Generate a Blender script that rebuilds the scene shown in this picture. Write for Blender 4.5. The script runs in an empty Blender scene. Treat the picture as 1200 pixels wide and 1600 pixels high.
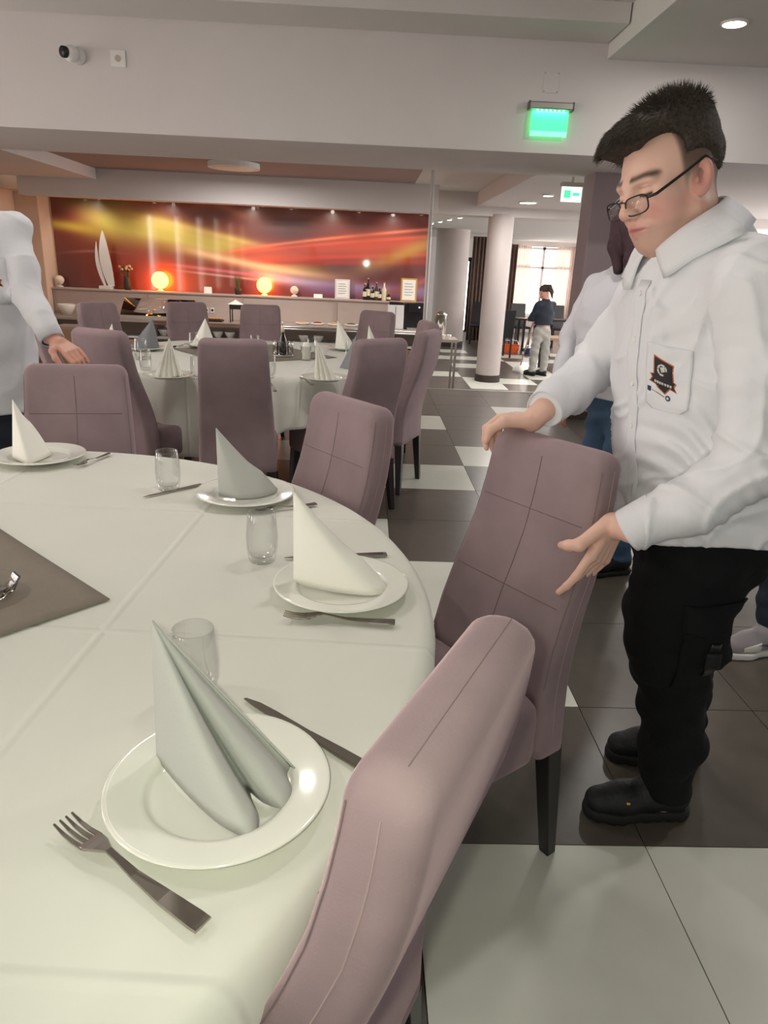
import bpy, bmesh, math, random
import numpy as np
from mathutils import Vector, Matrix
from mathutils.bvhtree import BVHTree
random.seed(7)
rng = np.random.default_rng(7)
scene = bpy.context.scene
C = scene.collection

# ------------------------------------------------------------------ camera
F_PX, HC = 1090.0, 1.39
RIGHT = UP = FWD = None
def orth():
    global RIGHT, UP, FWD
    Yc = np.array([-26, 388, F_PX]); Yc = Yc/np.linalg.norm(Yc)
    a = math.radians(2.5); Hd = np.array([math.cos(a), -math.sin(a), 0])
    Zc = np.cross(Hd, Yc); Zc /= np.linalg.norm(Zc)
    if Zc[1] < 0: Zc = -Zc
    Xc = np.cross(Yc, Zc)
    if Xc[0] < 0: Xc = -Xc
    M = np.stack([Xc, Yc, Zc], 1)
    RIGHT, UP, FWD = M[0], M[1], M[2]
orth()
cam_data = bpy.data.cameras.new('camera'); cam = bpy.data.objects.new('camera', cam_data); C.objects.link(cam)
cam_data.sensor_fit = 'VERTICAL'; cam_data.sensor_height = 36.0; cam_data.lens = 36.0*F_PX/1600.0
cam_data.clip_start = 0.02; cam_data.clip_end = 200
mw = Matrix.Identity(4)
for i in range(3):
    mw[i][0] = RIGHT[i]; mw[i][1] = UP[i]; mw[i][2] = -FWD[i]
mw[2][3] = HC
cam.matrix_world = mw
scene.camera = cam
CAM = np.array([0, 0, HC])
def ray(x, y): return (x-600)*RIGHT - (y-800)*UP + F_PX*FWD
def ony(x, y, Y): r = ray(x, y); return CAM + r*(Y/r[1])
def onz(x, y, z=0.0): r = ray(x, y); return CAM + r*((z-HC)/r[2])

# ------------------------------------------------------------------ light
scene.view_settings.view_transform = 'Standard'; scene.view_settings.look = 'None'
scene.view_settings.gamma = 1.0; scene.view_settings.use_curve_mapping = False
scene.view_settings.exposure = 0.12
world = bpy.data.worlds.new('world'); scene.world = world; world.use_nodes = True
wb = world.node_tree.nodes['Background']; wb.inputs[0].default_value = (1.0, 0.992, 0.975, 1); wb.inputs[1].default_value = 0.82
def light(name, kind, loc, energy, color=(1, 1, 1), size=0.1, rot=None, size_y=None):
    d = bpy.data.lights.new(name, kind); d.energy = energy; d.color = color
    if kind == 'AREA':
        d.size = size
        if size_y: d.shape = 'RECTANGLE'; d.size_y = size_y
    elif kind in ('POINT', 'SPOT'): d.shadow_soft_size = size
    o = bpy.data.objects.new(name, d); C.objects.link(o); o.location = loc
    if rot: o.rotation_euler = rot
    return o
# the phone's own flash, beside the lens
fl = light('phone_flash', 'SPOT', (-0.03, 0.0, HC+0.015), 17, (0.96, 1.0, 0.80), 0.012)
fl.matrix_world = mw @ Matrix.Translation((-0.03, 0.01, 0)); fl.data.spot_size = math.radians(110); fl.data.spot_blend = 0.6
# seen and added ceiling downlights of the near room and of the hall behind (their fittings are built with the ceiling)
DOWN = [(-1.2, 3.6, 3.12, 12, 0.28), (0.6, 2.2, 3.12, 10, 0.28), (-2.2, 1.2, 3.12, 12, 0.28), (2.24, 5.07, 2.9, 12, 0.15), (2.6, 2.4, 2.9, 16, 0.28)]  # all but the smallest are unseen lamps added to light the room
HALL = [(-1.70, 9.68, 2.5, 60, 0.6), (2.24, 10.7, 2.3, 34, 0.26), (2.24, 9.53, 2.3, 26, 0.14), (4.6, 10.2, 2.3, 50, 0.3), (4.2, 14.0, 2.22, 40, 0.3)]  # light added at the unlit flush lamp; the rightmost lamps are unseen additions
for x, y, z, e, d in DOWN + HALL:
    o = light('downlight_lamp', 'AREA', (x, y, z-0.075 if d > 0.5 else z-0.03), e, (1, 0.96, 0.93), d*0.8); o.data.shape = 'DISK'
for x in (-4.4, -3.2, -1.9, -0.6, 0.4):
    s = light('mural_spot', 'SPOT', (x, 11.45, 2.17), 18, (1, 0.88, 0.76), 0.03, rot=(math.radians(34), 0, 0)); s.data.spot_size = math.radians(110); s.data.spot_blend = 0.8

# ------------------------------------------------------------------ materials
def srgb(r, g, b):
    f = lambda c: (c/255/12.92) if c/255 <= 0.04045 else ((c/255+0.055)/1.055)**2.4
    return (f(r), f(g), f(b), 1)
MATS = {}
def mat(name, col, rough=0.5, metal=0.0, noise=0.0, nscale=8.0, bump=0.0, bscale=60.0, sheen=0.0, trans=0.0, ior=1.45, emit=None, estr=0.0, coat=0.0, attr=None, spec=0.5, detail=4.0, stretch=None, sss=0.0):
    if name in MATS: return MATS[name]
    m = bpy.data.materials.new(name); m.use_nodes = True; nt = m.node_tree; b = nt.nodes['Principled BSDF']
    if not isinstance(col, tuple) or len(col) == 3: col = srgb(*col)
    b.inputs['Base Color'].default_value = col; b.inputs['Roughness'].default_value = rough; b.inputs['Metallic'].default_value = metal
    b.inputs['IOR'].default_value = ior; b.inputs['Specular IOR Level'].default_value = spec
    if sheen: b.inputs['Sheen Weight'].default_value = sheen; b.inputs['Sheen Roughness'].default_value = 0.35; b.inputs['Sheen Tint'].default_value = (min(1, col[0]*2.5), min(1, col[1]*2.5), min(1, col[2]*2.5), 1)
    if trans: b.inputs['Transmission Weight'].default_value = trans
    if coat: b.inputs['Coat Weight'].default_value = coat; b.inputs['Coat Roughness'].default_value = 0.05
    if sss: b.inputs['Subsurface Weight'].default_value = sss; b.inputs['Subsurface Radius'].default_value = (0.012, 0.005, 0.003); b.inputs['Subsurface Scale'].default_value = 0.6
    if emit is not None:
        b.inputs['Emission Color'].default_value = emit if len(emit) == 4 else srgb(*emit); b.inputs['Emission Strength'].default_value = estr
    tc = nt.nodes.new('ShaderNodeTexCoord'); vec = tc.outputs['Object']
    if stretch:
        mp = nt.nodes.new('ShaderNodeMapping'); mp.inputs['Scale'].default_value = stretch; nt.links.new(vec, mp.inputs[0]); vec = mp.outputs[0]
    src = None
    if attr:
        a = nt.nodes.new('ShaderNodeAttribute'); a.attribute_name = attr; src = a.outputs['Color']; nt.links.new(src, b.inputs['Base Color'])
    if noise:
        n = nt.nodes.new('ShaderNodeTexNoise'); n.inputs['Scale'].default_value = nscale; n.inputs['Detail'].default_value = detail
        nt.links.new(vec, n.inputs['Vector'])
        mr = nt.nodes.new('ShaderNodeMapRange'); mr.inputs[1].default_value = 0.25; mr.inputs[2].default_value = 0.75; mr.inputs[3].default_value = 1-noise; mr.inputs[4].default_value = 1+noise
        nt.links.new(n.outputs[0], mr.inputs[0])
        mx = nt.nodes.new('ShaderNodeMix'); mx.data_type = 'RGBA'; mx.blend_type = 'MULTIPLY'; mx.inputs[0].default_value = 1
        cc = nt.nodes.new('ShaderNodeCombineColor')
        for i in range(3): nt.links.new(mr.outputs[0], cc.inputs[i])
        if src is not None: nt.links.new(src, mx.inputs[6])
        else: mx.inputs[6].default_value = col
        nt.links.new(cc.outputs[0], mx.inputs[7]); nt.links.new(mx.outputs[2], b.inputs['Base Color'])
    if bump:
        n2 = nt.nodes.new('ShaderNodeTexNoise'); n2.inputs['Scale'].default_value = bscale; n2.inputs['Detail'].default_value = 5
        nt.links.new(vec, n2.inputs['Vector'])
        bp = nt.nodes.new('ShaderNodeBump'); bp.inputs['Strength'].default_value = bump; bp.inputs['Distance'].default_value = 0.01
        nt.links.new(n2.outputs[0], bp.inputs['Height']); nt.links.new(bp.outputs[0], b.inputs['Normal'])
    MATS[name] = m
    return m
mat('plaster', (212, 206, 203), 0.85, noise=0.02, nscale=3, bump=0.03, bscale=80)
mat('ceiling_white', (214, 210, 206), 0.9, noise=0.015, nscale=2)
mat('ceiling_brown', (158, 140, 134), 0.8, noise=0.03, nscale=2)
mat('wall_peach', (222, 194, 170), 0.8, noise=0.03, nscale=3)
mat('mauve_wall', (150, 134, 138), 0.7, noise=0.03, nscale=4)
mat('column_grey', (176, 166, 162), 0.55, noise=0.04, nscale=3)
mat('tile_dark', (90, 83, 75), 0.3, noise=0.10, nscale=14, bump=0.02, bscale=120)
mat('tile_white', (214, 215, 204), 0.3, noise=0.03, nscale=10)
mat('grout', (48, 44, 40), 0.8)
mat('velvet', (142, 122, 125), 0.85, noise=0.22, nscale=5, bump=0.10, bscale=320, sheen=0.5, detail=8)
mat('seam', (112, 95, 96), 0.9); mat('stitch', (162, 143, 141), 0.9); mat('seam_soft', (124, 106, 106), 0.9)
mat('espresso', (34, 30, 30), 0.35, noise=0.15, nscale=20, stretch=(1, 1, 0.1))
mat('linen', (222, 222, 212), 0.75, noise=0.02, nscale=5, bump=0.12, bscale=14, sheen=0.1)
mat('taupe_cloth', (136, 126, 114), 0.8, noise=0.05, nscale=30, bump=0.15, bscale=200)
mat('china', (236, 236, 226), 0.12, coat=0.5)
mat('paper_white', (246, 244, 234), 0.8, bump=0.08, bscale=150)
mat('paper_grey', (190, 192, 186), 0.8, bump=0.08, bscale=150)
mat('paper_slate', (132, 134, 138), 0.8, bump=0.08, bscale=150)
mat('steel', (168, 162, 152), 0.2, metal=1.0)
mat('chrome', (210, 208, 205), 0.12, metal=1.0)
mat('aluminium', (188, 184, 178), 0.35, metal=1.0)
mat('glass', (255, 255, 255), 0.0, trans=1.0, ior=1.45)
mat('wood_light', (170, 140, 112), 0.5, noise=0.1, nscale=12, stretch=(0.3, 3, 3))
mat('counter_panel', (186, 170, 160), 0.55, noise=0.03, nscale=6)
mat('counter_top', (170, 157, 147), 0.35, noise=0.05, nscale=12)
mat('dark_void', (58, 50, 46), 0.8)
mat('black_plastic', (24, 24, 26), 0.35)
mat('white_plastic', (226, 224, 220), 0.4)
mat('shirt', (222, 222, 226), 0.75, bump=0.6, bscale=11, noise=0.015, nscale=4, stretch=(1, 1, 0.6))
mat('shirt_back', (212, 212, 218), 0.8, bump=0.3, bscale=11)
mat('trousers', (19, 19, 21), 0.9, bump=0.25, bscale=40, noise=0.1, spec=0.25)
mat('navy', (34, 40, 52), 0.85, bump=0.2, bscale=60)
mat('denim', (62, 88, 116), 0.85, noise=0.12, nscale=60)
mat('grey_trousers', (152, 150, 144), 0.85)
mat('shoe_black', (20, 20, 22), 0.55, bump=0.3, bscale=120)
mat('sole_black', (15, 15, 16), 0.7)
mat('sneaker_grey', (150, 144, 146), 0.6); mat('sneaker_white', (214, 212, 206), 0.5); mat('sneaker_dark', (92, 88, 90), 0.6)
mat('hair_dark', (66, 58, 51), 0.75, noise=0.5, nscale=150, spec=0.25)
mat('hair_maroon', (62, 38, 46), 0.7, noise=0.2, nscale=60)
mat('skin', (214, 166, 146), 0.5, attr='Col', sss=0.12, bump=0.04, bscale=300)
mat('frame_black', (28, 26, 26), 0.3)
mat('lamp_on', (255, 190, 90), 0.4, emit=(255, 150, 48), estr=14.0)
mat('lamp_off', (238, 222, 200), 0.4)
mat('spot_glow', (255, 250, 240), 0.4, emit=(255, 246, 230), estr=14.0)
mat('window_glow', (255, 250, 245), 0.4, emit=(255, 247, 240), estr=4.0)
mat('sign_green', (60, 220, 130), 0.4, emit=(70, 255, 140), estr=1.6)
mat('sign_edge', (120, 255, 170), 0.4, emit=(120, 255, 170), estr=1.5); mat('sign_white', (240, 255, 245), 0.4, emit=(230, 255, 240), estr=1.3)
mat('drape_brown', (126, 104, 94), 0.85); mat('sheer', (238, 222, 214), 0.8, trans=0.5, ior=1.05)
mat('orange_plastic', (226, 96, 44), 0.5); mat('blue_plastic', (52, 66, 108), 0.5)
mat('bottle_dark', (26, 22, 18), 0.1, coat=1.0); mat('label_cream', (226, 214, 180), 0.7); mat('leaf', (84, 88, 50), 0.7); mat('gold_frame', (206, 160, 84), 0.4)
mat('candle', (238, 226, 190), 0.6); mat('pot_dark', (60, 52, 44), 0.6); mat('flower', (196, 170, 130), 0.8); mat('bread', (198, 150, 92), 0.9); mat('food_red', (150, 62, 40), 0.7)
mat('mural_print', (120, 40, 30), 0.3, attr='Col', coat=1.0)
mat('window_day', (255, 252, 248), 0.4, emit=(255, 250, 247), estr=7.0)

# ------------------------------------------------------------------ mesh helpers
def wloc(o):
    return np.array(o.matrix_world.translation) if o is not None else np.zeros(3)
def obj(name, verts, faces, m, parent=None, smooth=False, local=True, bevel=0.0, seg=2):
    """one mesh object; with local=False the vertices are world coordinates and are moved into the parent's frame"""
    verts = np.asarray(verts, float)
    if not local and parent is not None: verts = verts - np.array(parent.location)
    me = bpy.data.meshes.new(name)
    me.from_pydata(verts.tolist(), [], [list(map(int, f)) for f in faces] if not isinstance(faces, np.ndarray) else faces.tolist()); me.update()
    if m: me.materials.append(MATS[m])
    if smooth: me.shade_smooth()
    o = bpy.data.objects.new(name, me); C.objects.link(o)
    if parent is not None: o.parent = parent
    if bevel:
        md = o.modifiers.new('bevel', 'BEVEL'); md.width = bevel; md.segments = seg; md.limit_method = 'ANGLE'
    return o
def tag(o, label, cat, group=None, kind=None):
    if label: o['label'] = label
    if cat: o['category'] = cat
    if group: o['group'] = group
    if kind: o['kind'] = kind
    return o
def thing(name, label, cat, loc=(0, 0, 0), rz=0.0, group=None):
    o = bpy.data.objects.new(name, None); C.objects.link(o); o.location = [float(v) for v in loc]; o.rotation_euler = (0, 0, rz); o.empty_display_size = 0.1
    return tag(o, label, cat, group)
class MB:
    def __init__(s): s.v = []; s.f = []
    def add(s, v, f):
        n = len(s.v); s.v += [tuple(map(float, p)) for p in v]; s.f += [tuple(int(i)+n for i in q) for q in f]; return s
    def box(s, x0, x1, y0, y1, z0, z1):
        v = [(x0, y0, z0), (x1, y0, z0), (x1, y1, z0), (x0, y1, z0), (x0, y0, z1), (x1, y0, z1), (x1, y1, z1), (x0, y1, z1)]
        return s.add(v, [(0, 3, 2, 1), (4, 5, 6, 7), (0, 1, 5, 4), (1, 2, 6, 5), (2, 3, 7, 6), (3, 0, 4, 7)])
    def loft(s, rings, caps=True, closed=True):
        n = len(rings[0]); v = [p for r in rings for p in r]; f = []
        for i in range(len(rings)-1):
            for j in range(n if closed else n-1):
                k = (j+1) % n; f.append((i*n+j, i*n+k, (i+1)*n+k, (i+1)*n+j))
        if caps and closed:
            f.append(tuple(range(n))[::-1]); f.append(tuple((len(rings)-1)*n+j for j in range(n)))
        return s.add(v, f)
    def lathe(s, prof, n=32, c=(0, 0, 0), caps=True):
        rings = [[(c[0]+r*math.cos(2*math.pi*j/n), c[1]+r*math.sin(2*math.pi*j/n), c[2]+z) for j in range(n)] for r, z in prof]
        return s.loft(rings, caps)
    def tube(s, pts, r, n=8, caps=True):
        pts = [np.array(p, float) for p in pts]; rs = r if hasattr(r, '__len__') else [r]*len(pts); rings = []; ref = None
        for i, p in enumerate(pts):
            t = pts[min(i+1, len(pts)-1)]-pts[max(i-1, 0)]; t = t/(np.linalg.norm(t)+1e-12)
            if ref is None: ref = np.array([0, 0, 1.0]) if abs(t[2]) < 0.9 else np.array([1.0, 0, 0])
            a = np.cross(t, ref); a /= np.linalg.norm(a)+1e-12; b = np.cross(t, a); ref = np.cross(a, t)
            rings.append([p+rs[i]*(math.cos(2*math.pi*j/n)*a+math.sin(2*math.pi*j/n)*b) for j in range(n)])
        return s.loft(rings, caps)
    def sphere(s, c, r, n=16, m=10, sc=(1, 1, 1)):
        prof = [[(c[0]+sc[0]*r*math.sin(math.pi*i/m)*math.cos(2*math.pi*j/n), c[1]+sc[1]*r*math.sin(math.pi*i/m)*math.sin(2*math.pi*j/n), c[2]-sc[2]*r*math.cos(math.pi*i/m)) for j in range(n)] for i in range(1, m)]
        return s.loft(prof, True)
    def build(s, name, m, parent=None, smooth=False, local=True, bevel=0.0, seg=2): return obj(name, s.v, s.f, m, parent, smooth, local, bevel, seg)
def rrect(hx, hy, r, n=5, cx=0, cy=0):
    pts = []
    for q, (sx, sy) in enumerate([(1, 1), (-1, 1), (-1, -1), (1, -1)]):
        for i in range(n):
            a = math.pi/2*(q+i/(n-1)); pts.append((cx+sx*(hx-r)+r*math.cos(a), cy+sy*(hy-r)+r*math.sin(a)))
    return pts
def struct(o): o['kind'] = 'structure'; return o
def dup(root, loc, rz, label=None, group=None):
    r = root.copy(); C.objects.link(r); r.location = loc; r.rotation_euler = (0, 0, rz)
    if label: r['label'] = label
    if group: r['group'] = group
    for ch in list(root.children):
        c = ch.copy(); C.objects.link(c); c.parent = r
        for g in list(ch.children):
            d = g.copy(); C.objects.link(d); d.parent = c
    return r
def glassware(name, rim, tint):
    gt = bpy.data.materials.new(name); gt.use_nodes = True; nt = gt.node_tree; nt.nodes.clear()
    o = nt.nodes.new('ShaderNodeOutputMaterial'); m = nt.nodes.new('ShaderNodeMixShader'); t = nt.nodes.new('ShaderNodeBsdfTransparent'); g = nt.nodes.new('ShaderNodeBsdfGlossy'); w = nt.nodes.new('ShaderNodeLayerWeight'); r = nt.nodes.new('ShaderNodeMapRange')
    t.inputs[0].default_value = tint; g.inputs['Roughness'].default_value = 0.03; w.inputs[0].default_value = 0.25; r.inputs[3].default_value = 0.012; r.inputs[4].default_value = rim
    nt.links.new(w.outputs['Facing'], r.inputs[0]); nt.links.new(r.outputs[0], m.inputs[0]); nt.links.new(t.outputs[0], m.inputs[1]); nt.links.new(g.outputs[0], m.inputs[2]); nt.links.new(m.outputs[0], o.inputs[0]); MATS[name] = gt
glassware('glassware', 0.75, (0.97, 0.975, 0.97, 1)); glassware('glass_thin', 0.25, (0.98, 0.98, 0.98, 1))

def add_creases(m, gap, off, width, height, rot):
    """pressed fold lines in the linen: a raised line every gap metres, both ways"""
    nt = m.node_tree; b = nt.nodes['Principled BSDF']; old = b.inputs['Normal'].links[0].from_socket if b.inputs['Normal'].is_linked else None
    tc = nt.nodes.new('ShaderNodeTexCoord'); mp = nt.nodes.new('ShaderNodeMapping'); mp.inputs['Rotation'].default_value = (0, 0, rot); mp.inputs['Location'].default_value = (off, off*0.7, 0); nt.links.new(tc.outputs['Object'], mp.inputs[0])
    sp = nt.nodes.new('ShaderNodeSeparateXYZ'); nt.links.new(mp.outputs[0], sp.inputs[0]); outs = []
    for ax in (0, 1):
        pp = nt.nodes.new('ShaderNodeMath'); pp.operation = 'PINGPONG'; pp.inputs[1].default_value = gap/2; nt.links.new(sp.outputs[ax], pp.inputs[0])
        mr = nt.nodes.new('ShaderNodeMapRange'); mr.interpolation_type = 'SMOOTHSTEP'; mr.inputs[1].default_value = 0; mr.inputs[2].default_value = width; mr.inputs[3].default_value = 1; mr.inputs[4].default_value = 0; nt.links.new(pp.outputs[0], mr.inputs[0]); outs.append(mr.outputs[0])
    mx = nt.nodes.new('ShaderNodeMath'); mx.operation = 'MAXIMUM'; nt.links.new(outs[0], mx.inputs[0]); nt.links.new(outs[1], mx.inputs[1])
    bp = nt.nodes.new('ShaderNodeBump'); bp.inputs['Strength'].default_value = 0.6; bp.inputs['Distance'].default_value = height; nt.links.new(mx.outputs[0], bp.inputs['Height'])
    if old is not None: nt.links.new(old, bp.inputs['Normal'])
    nt.links.new(bp.outputs[0], b.inputs['Normal'])
add_creases(MATS['linen'], 0.62, 0.13, 0.012, 0.004, 0.06)
# ------------------------------------------------------------------ setting: floors
T = 0.601; X0, Y0 = 0.164, 1.396      # tile grid of the near floor
STEP_Y, LOW = 8.45, -0.40
fl_m = MB().box(-9, 12, -9.5, STEP_Y, -0.4, -0.004)
floor = struct(fl_m.build('floor', 'grout'))
def tile_mesh(name, m, w, d):
    g = 0.0015; b = MB(); b.box(g, w-g, g, d-g, -0.02, 0.0)
    me = bpy.data.meshes.new(name); me.from_pydata(b.v, [], b.f); me.materials.append(MATS[m]); return me
me_dark, me_white = tile_mesh('tile', 'tile_dark', T, T), tile_mesh('tile_w', 'tile_white', T, T)
WHITE = {(0, -1), (1, -1), (0, 1), (0, 2), (-1, 3), (0, 5), (1, 6), (0, 8), (4, 4), (-4, 5), (-3, 8), (3, -1), (-5, 3), (-2, -1), (-5, 1), (4, 7), (2, 9), (-3, 10), (-2, 6)}
for i in range(-7, 9):
    for j in range(-2, 12):
        y = Y0+j*T
        if y+T > STEP_Y+0.02: continue
        o = bpy.data.objects.new('tile', me_white if (i, j) in WHITE else me_dark); C.objects.link(o); o.parent = floor; o.location = (X0+i*T, y, 0)
last = Y0+11*T
me_cut = tile_mesh('tile_cut', 'tile_dark', T, STEP_Y-0.05-last)
for i in range(-7, 9):
    o = bpy.data.objects.new('tile', me_cut); C.objects.link(o); o.parent = floor; o.location = (X0+i*T, last, 0)
MB().box(-9, 12, STEP_Y-0.05, STEP_Y+0.005, -0.03, 0.003).build('step_nosing', 'aluminium', floor)
low = struct(MB().box(-9, 12, STEP_Y, 23, LOW-0.2, LOW-0.004).build('floor', 'tile_dark'))
LX, LY = 1.70, 11.0
LW = {(0, 0), (0, 1), (1, 1), (-1, 2), (0, 4), (0, 6), (0, 8), (2, 7), (3, 6), (2, 4), (2, 5), (2, 2), (2, 3), (1, 6), (4, 3), (5, 5), (-2, 5), (-3, 1), (3, 0), (-1, 9), (2, 10), (4, 8), (-1, 6)}
for i in range(-5, 8):
    for j in range(-4, 13):
        o = bpy.data.objects.new('tile', me_white if (i, j) in LW else me_dark); C.objects.link(o); o.parent = low; o.location = (LX+i*T, LY+j*T, LOW)

# ------------------------------------------------------------------ setting: walls, beams, ceilings
struct(MB().box(-9, 12, 6.0, 7.3, 2.25, 3.3).build('trim_1', 'plaster', bevel=0.004))                  # the deep beam above the second table
struct(MB().box(-9, 1.73, 5.54, 6.0, 3.0, 3.3).build('trim_2', 'ceiling_white', bevel=0.004))
struct(MB().box(1.74, 12, -9.5, 6.0, 2.9, 3.3).build('trim_3', 'ceiling_white', bevel=0.004))             # dropped soffit, right
struct(MB().box(-9, 1.74, -9.5, 5.54, 3.12, 3.3).build('ceiling', 'ceiling_white'))
cb = MB().box(-3.88, 0.645, 7.3, 11.0, 2.5, 2.7); struct(cb.build('ceiling', 'ceiling_brown'))
struct(MB().box(-9, -3.88, 7.3, 11.0, 2.36, 2.8).build('trim_4', 'plaster', bevel=0.004))
struct(MB().box(0.645, 1.67, 7.3, 12.0, 2.5, 2.75).build('ceiling', 'ceiling_white'))
struct(MB().box(1.67, 12, 7.3, 11.75, 2.3, 2.8).build('trim_5', 'plaster', bevel=0.004))                # right soffit with downlights
struct(MB().box(-5.0, 1.0, 11.0, 11.25, 2.12, 2.75).build('trim_6', 'plaster', bevel=0.004))            # fascia above the mural
struct(MB().box(0.9, 12, 11.75, 12.2, 2.165, 2.75).build('trim_7', 'plaster', bevel=0.004))             # beam over the column
struct(MB().box(-5.4, 1.0, 11.25, 12.3, 2.2, 2.4).build('ceiling', 'wall_peach'))
struct(MB().box(0.5, 14, 12.2, 23, 2.22, 2.5).build('ceiling', 'ceiling_white'))
struct(MB().box(-9, 1.0, 12.0, 12.25, LOW, 2.4).build('wall_back', 'wall_peach'))
wl = MB().box(-5.6, -5.35, 7.3, 12.0, LOW, 2.4); ys = [5.2, 2.6, -0.1, -2.8, -5.5, -8.2]
wl.box(-5.6, -5.35, -9.5, 7.3, LOW, 0.3).box(-5.6, -5.35, -9.5, 7.3, 2.65, 3.3)
ed = [-9.5]+[v for y in ys[::-1] for v in (y-0.4, y+0.4)]+[7.3]
for k in range(0, len(ed), 2): wl.box(-5.6, -5.35, ed[k], ed[k+1], 0.3, 2.65)
struct(wl.build('wall_left', 'wall_peach'))
for k, y in enumerate(ys): struct(MB().box(-5.5, -5.48, y-0.4, y+0.4, 0.3, 2.65).build('window_%d' % (k+11), 'window_day'))
struct(MB().box(-5.35, -5.0, 11.6, 12.0, LOW, 2.4).build('trim_8', 'wall_peach', bevel=0.01))
# far end wall with the window opening
WX0, WX1, WZ0, WZ1, WY = 4.36, 6.16, 0.1, 2.07, 22.0
far = MB(); far.box(0.5, WX0, WY, WY+0.2, LOW, 2.3); far.box(WX1, 14, WY, WY+0.2, LOW, 2.3); far.box(WX0, WX1, WY, WY+0.2, WZ1, 2.3); far.box(WX0, WX1, WY, WY+0.2, LOW, WZ0)
struct(far.build('wall_far', 'plaster'))
wr_ = MB().box(8.0, 8.2, 7.3, 23, LOW, 0.0).box(8.0, 8.2, 7.3, 23, 2.05, 2.4)
for k in range(8): wr_.box(8.0, 8.2, 7.3+k*2.0, 7.3+k*2.0+0.5, 0.0, 2.05)
struct(wr_.build('wall_right', 'plaster'))
for k in range(7): struct(MB().box(8.15, 8.17, 7.8+k*2.0, 9.3+k*2.0, 0.0, 2.05).build('window_%d' % (k+3), 'window_day'))  # unseen panes added to bring more daylight into the hall
w1 = struct(MB().box(WX0, WX1, WY+0.15, WY+0.17, WZ0, WZ1).build('window_1', 'window_glow'))
fr = MB()
for x in (WX0, (WX0+WX1)/2-0.04, WX1-0.08): fr.box(x, x+0.08, WY+0.08, WY+0.14, WZ0, WZ1)
for z in (WZ0, 1.45, WZ1-0.08): fr.box(WX0, WX1, WY+0.08, WY+0.14, z, z+0.07)
fr.build('window_frame', 'white_plastic', w1)
w2 = struct(MB().box(2.46, 2.60, 18.9, 18.95, -0.15, 1.55).build('window_2', 'window_glow'))
MB().box(2.42, 2.46, 18.88, 18.97, -0.2, 1.6).box(2.60, 2.66, 18.88, 18.97, -0.2, 1.6).box(2.42, 2.66, 18.88, 18.97, 1.55, 1.65).build('window_frame', 'black_plastic', w2)
def drape(name, x0, x1, y, z0, z1, m, label, folds, amp, group=None):
    n = folds*8; rings = []
    for z in (z0, z1):
        rings.append([(x0+(x1-x0)*i/n, y+amp*math.sin(2*math.pi*folds*i/n), z) for i in range(n+1)])
    b = MB().loft(rings, caps=False, closed=False); o = b.build(name, m, smooth=True)
    md = o.modifiers.new('s', 'SOLIDIFY'); md.thickness = 0.01
    return tag(o, label, 'curtain', group)
drape('curtain', 2.66, 3.3, 18.8, LOW, 2.15, 'drape_brown', 'brown pleated drape hanging beside the narrow bright window, left of the nearer round column', 7, 0.05)
drape('curtain', 4.05, 4.42, 21.8, LOW, 2.1, 'drape_brown', 'brown drape at the left edge of the far bright window', 4, 0.04)
drape('curtain', 6.1, 7.0, 21.8, LOW, 2.1, 'drape_brown', 'brown drape at the right edge of the far bright window', 6, 0.04)
drape('sheer_curtain', 5.55, 6.15, 21.7, LOW, 2.08, 'sheer', 'pinkish sheer curtain over the right half of the far window', 9, 0.025)
drape('sheer_curtain', 4.4, 4.8, 21.7, LOW, 2.08, 'sheer', 'pinkish sheer curtain over the left edge of the far window', 6, 0.025)
# columns: part of the building
def column(x, y, r, z1, skirt=True):
    c = MB().lathe([(r, LOW), (r, z1)], 40).build('column', 'column_grey', None, True); c.location = (x, y, 0); struct(c)
    c.data.shade_smooth(); md = c.modifiers.new('e', 'EDGE_SPLIT')
    s = MB().lathe([(r+0.012, LOW), (r+0.012, LOW+0.11), (r+0.002, LOW+0.115)], 40).build('base_ring', 'dark_void', c, False); s.location = (0, 0, 0)
    return c
column(2.09, 11.87, 0.2, 2.2)
column(1.98, 17.4, 0.39, 2.25)
p = struct(MB().box(2.03, 2.40, 6.9, 7.25, 0, 2.3).build('column', 'mauve_wall', bevel=0.006))
MB().box(2.02, 2.41, 6.888, 7.26, 0.0, 0.08).build('base_ring', 'dark_void', p)

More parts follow.
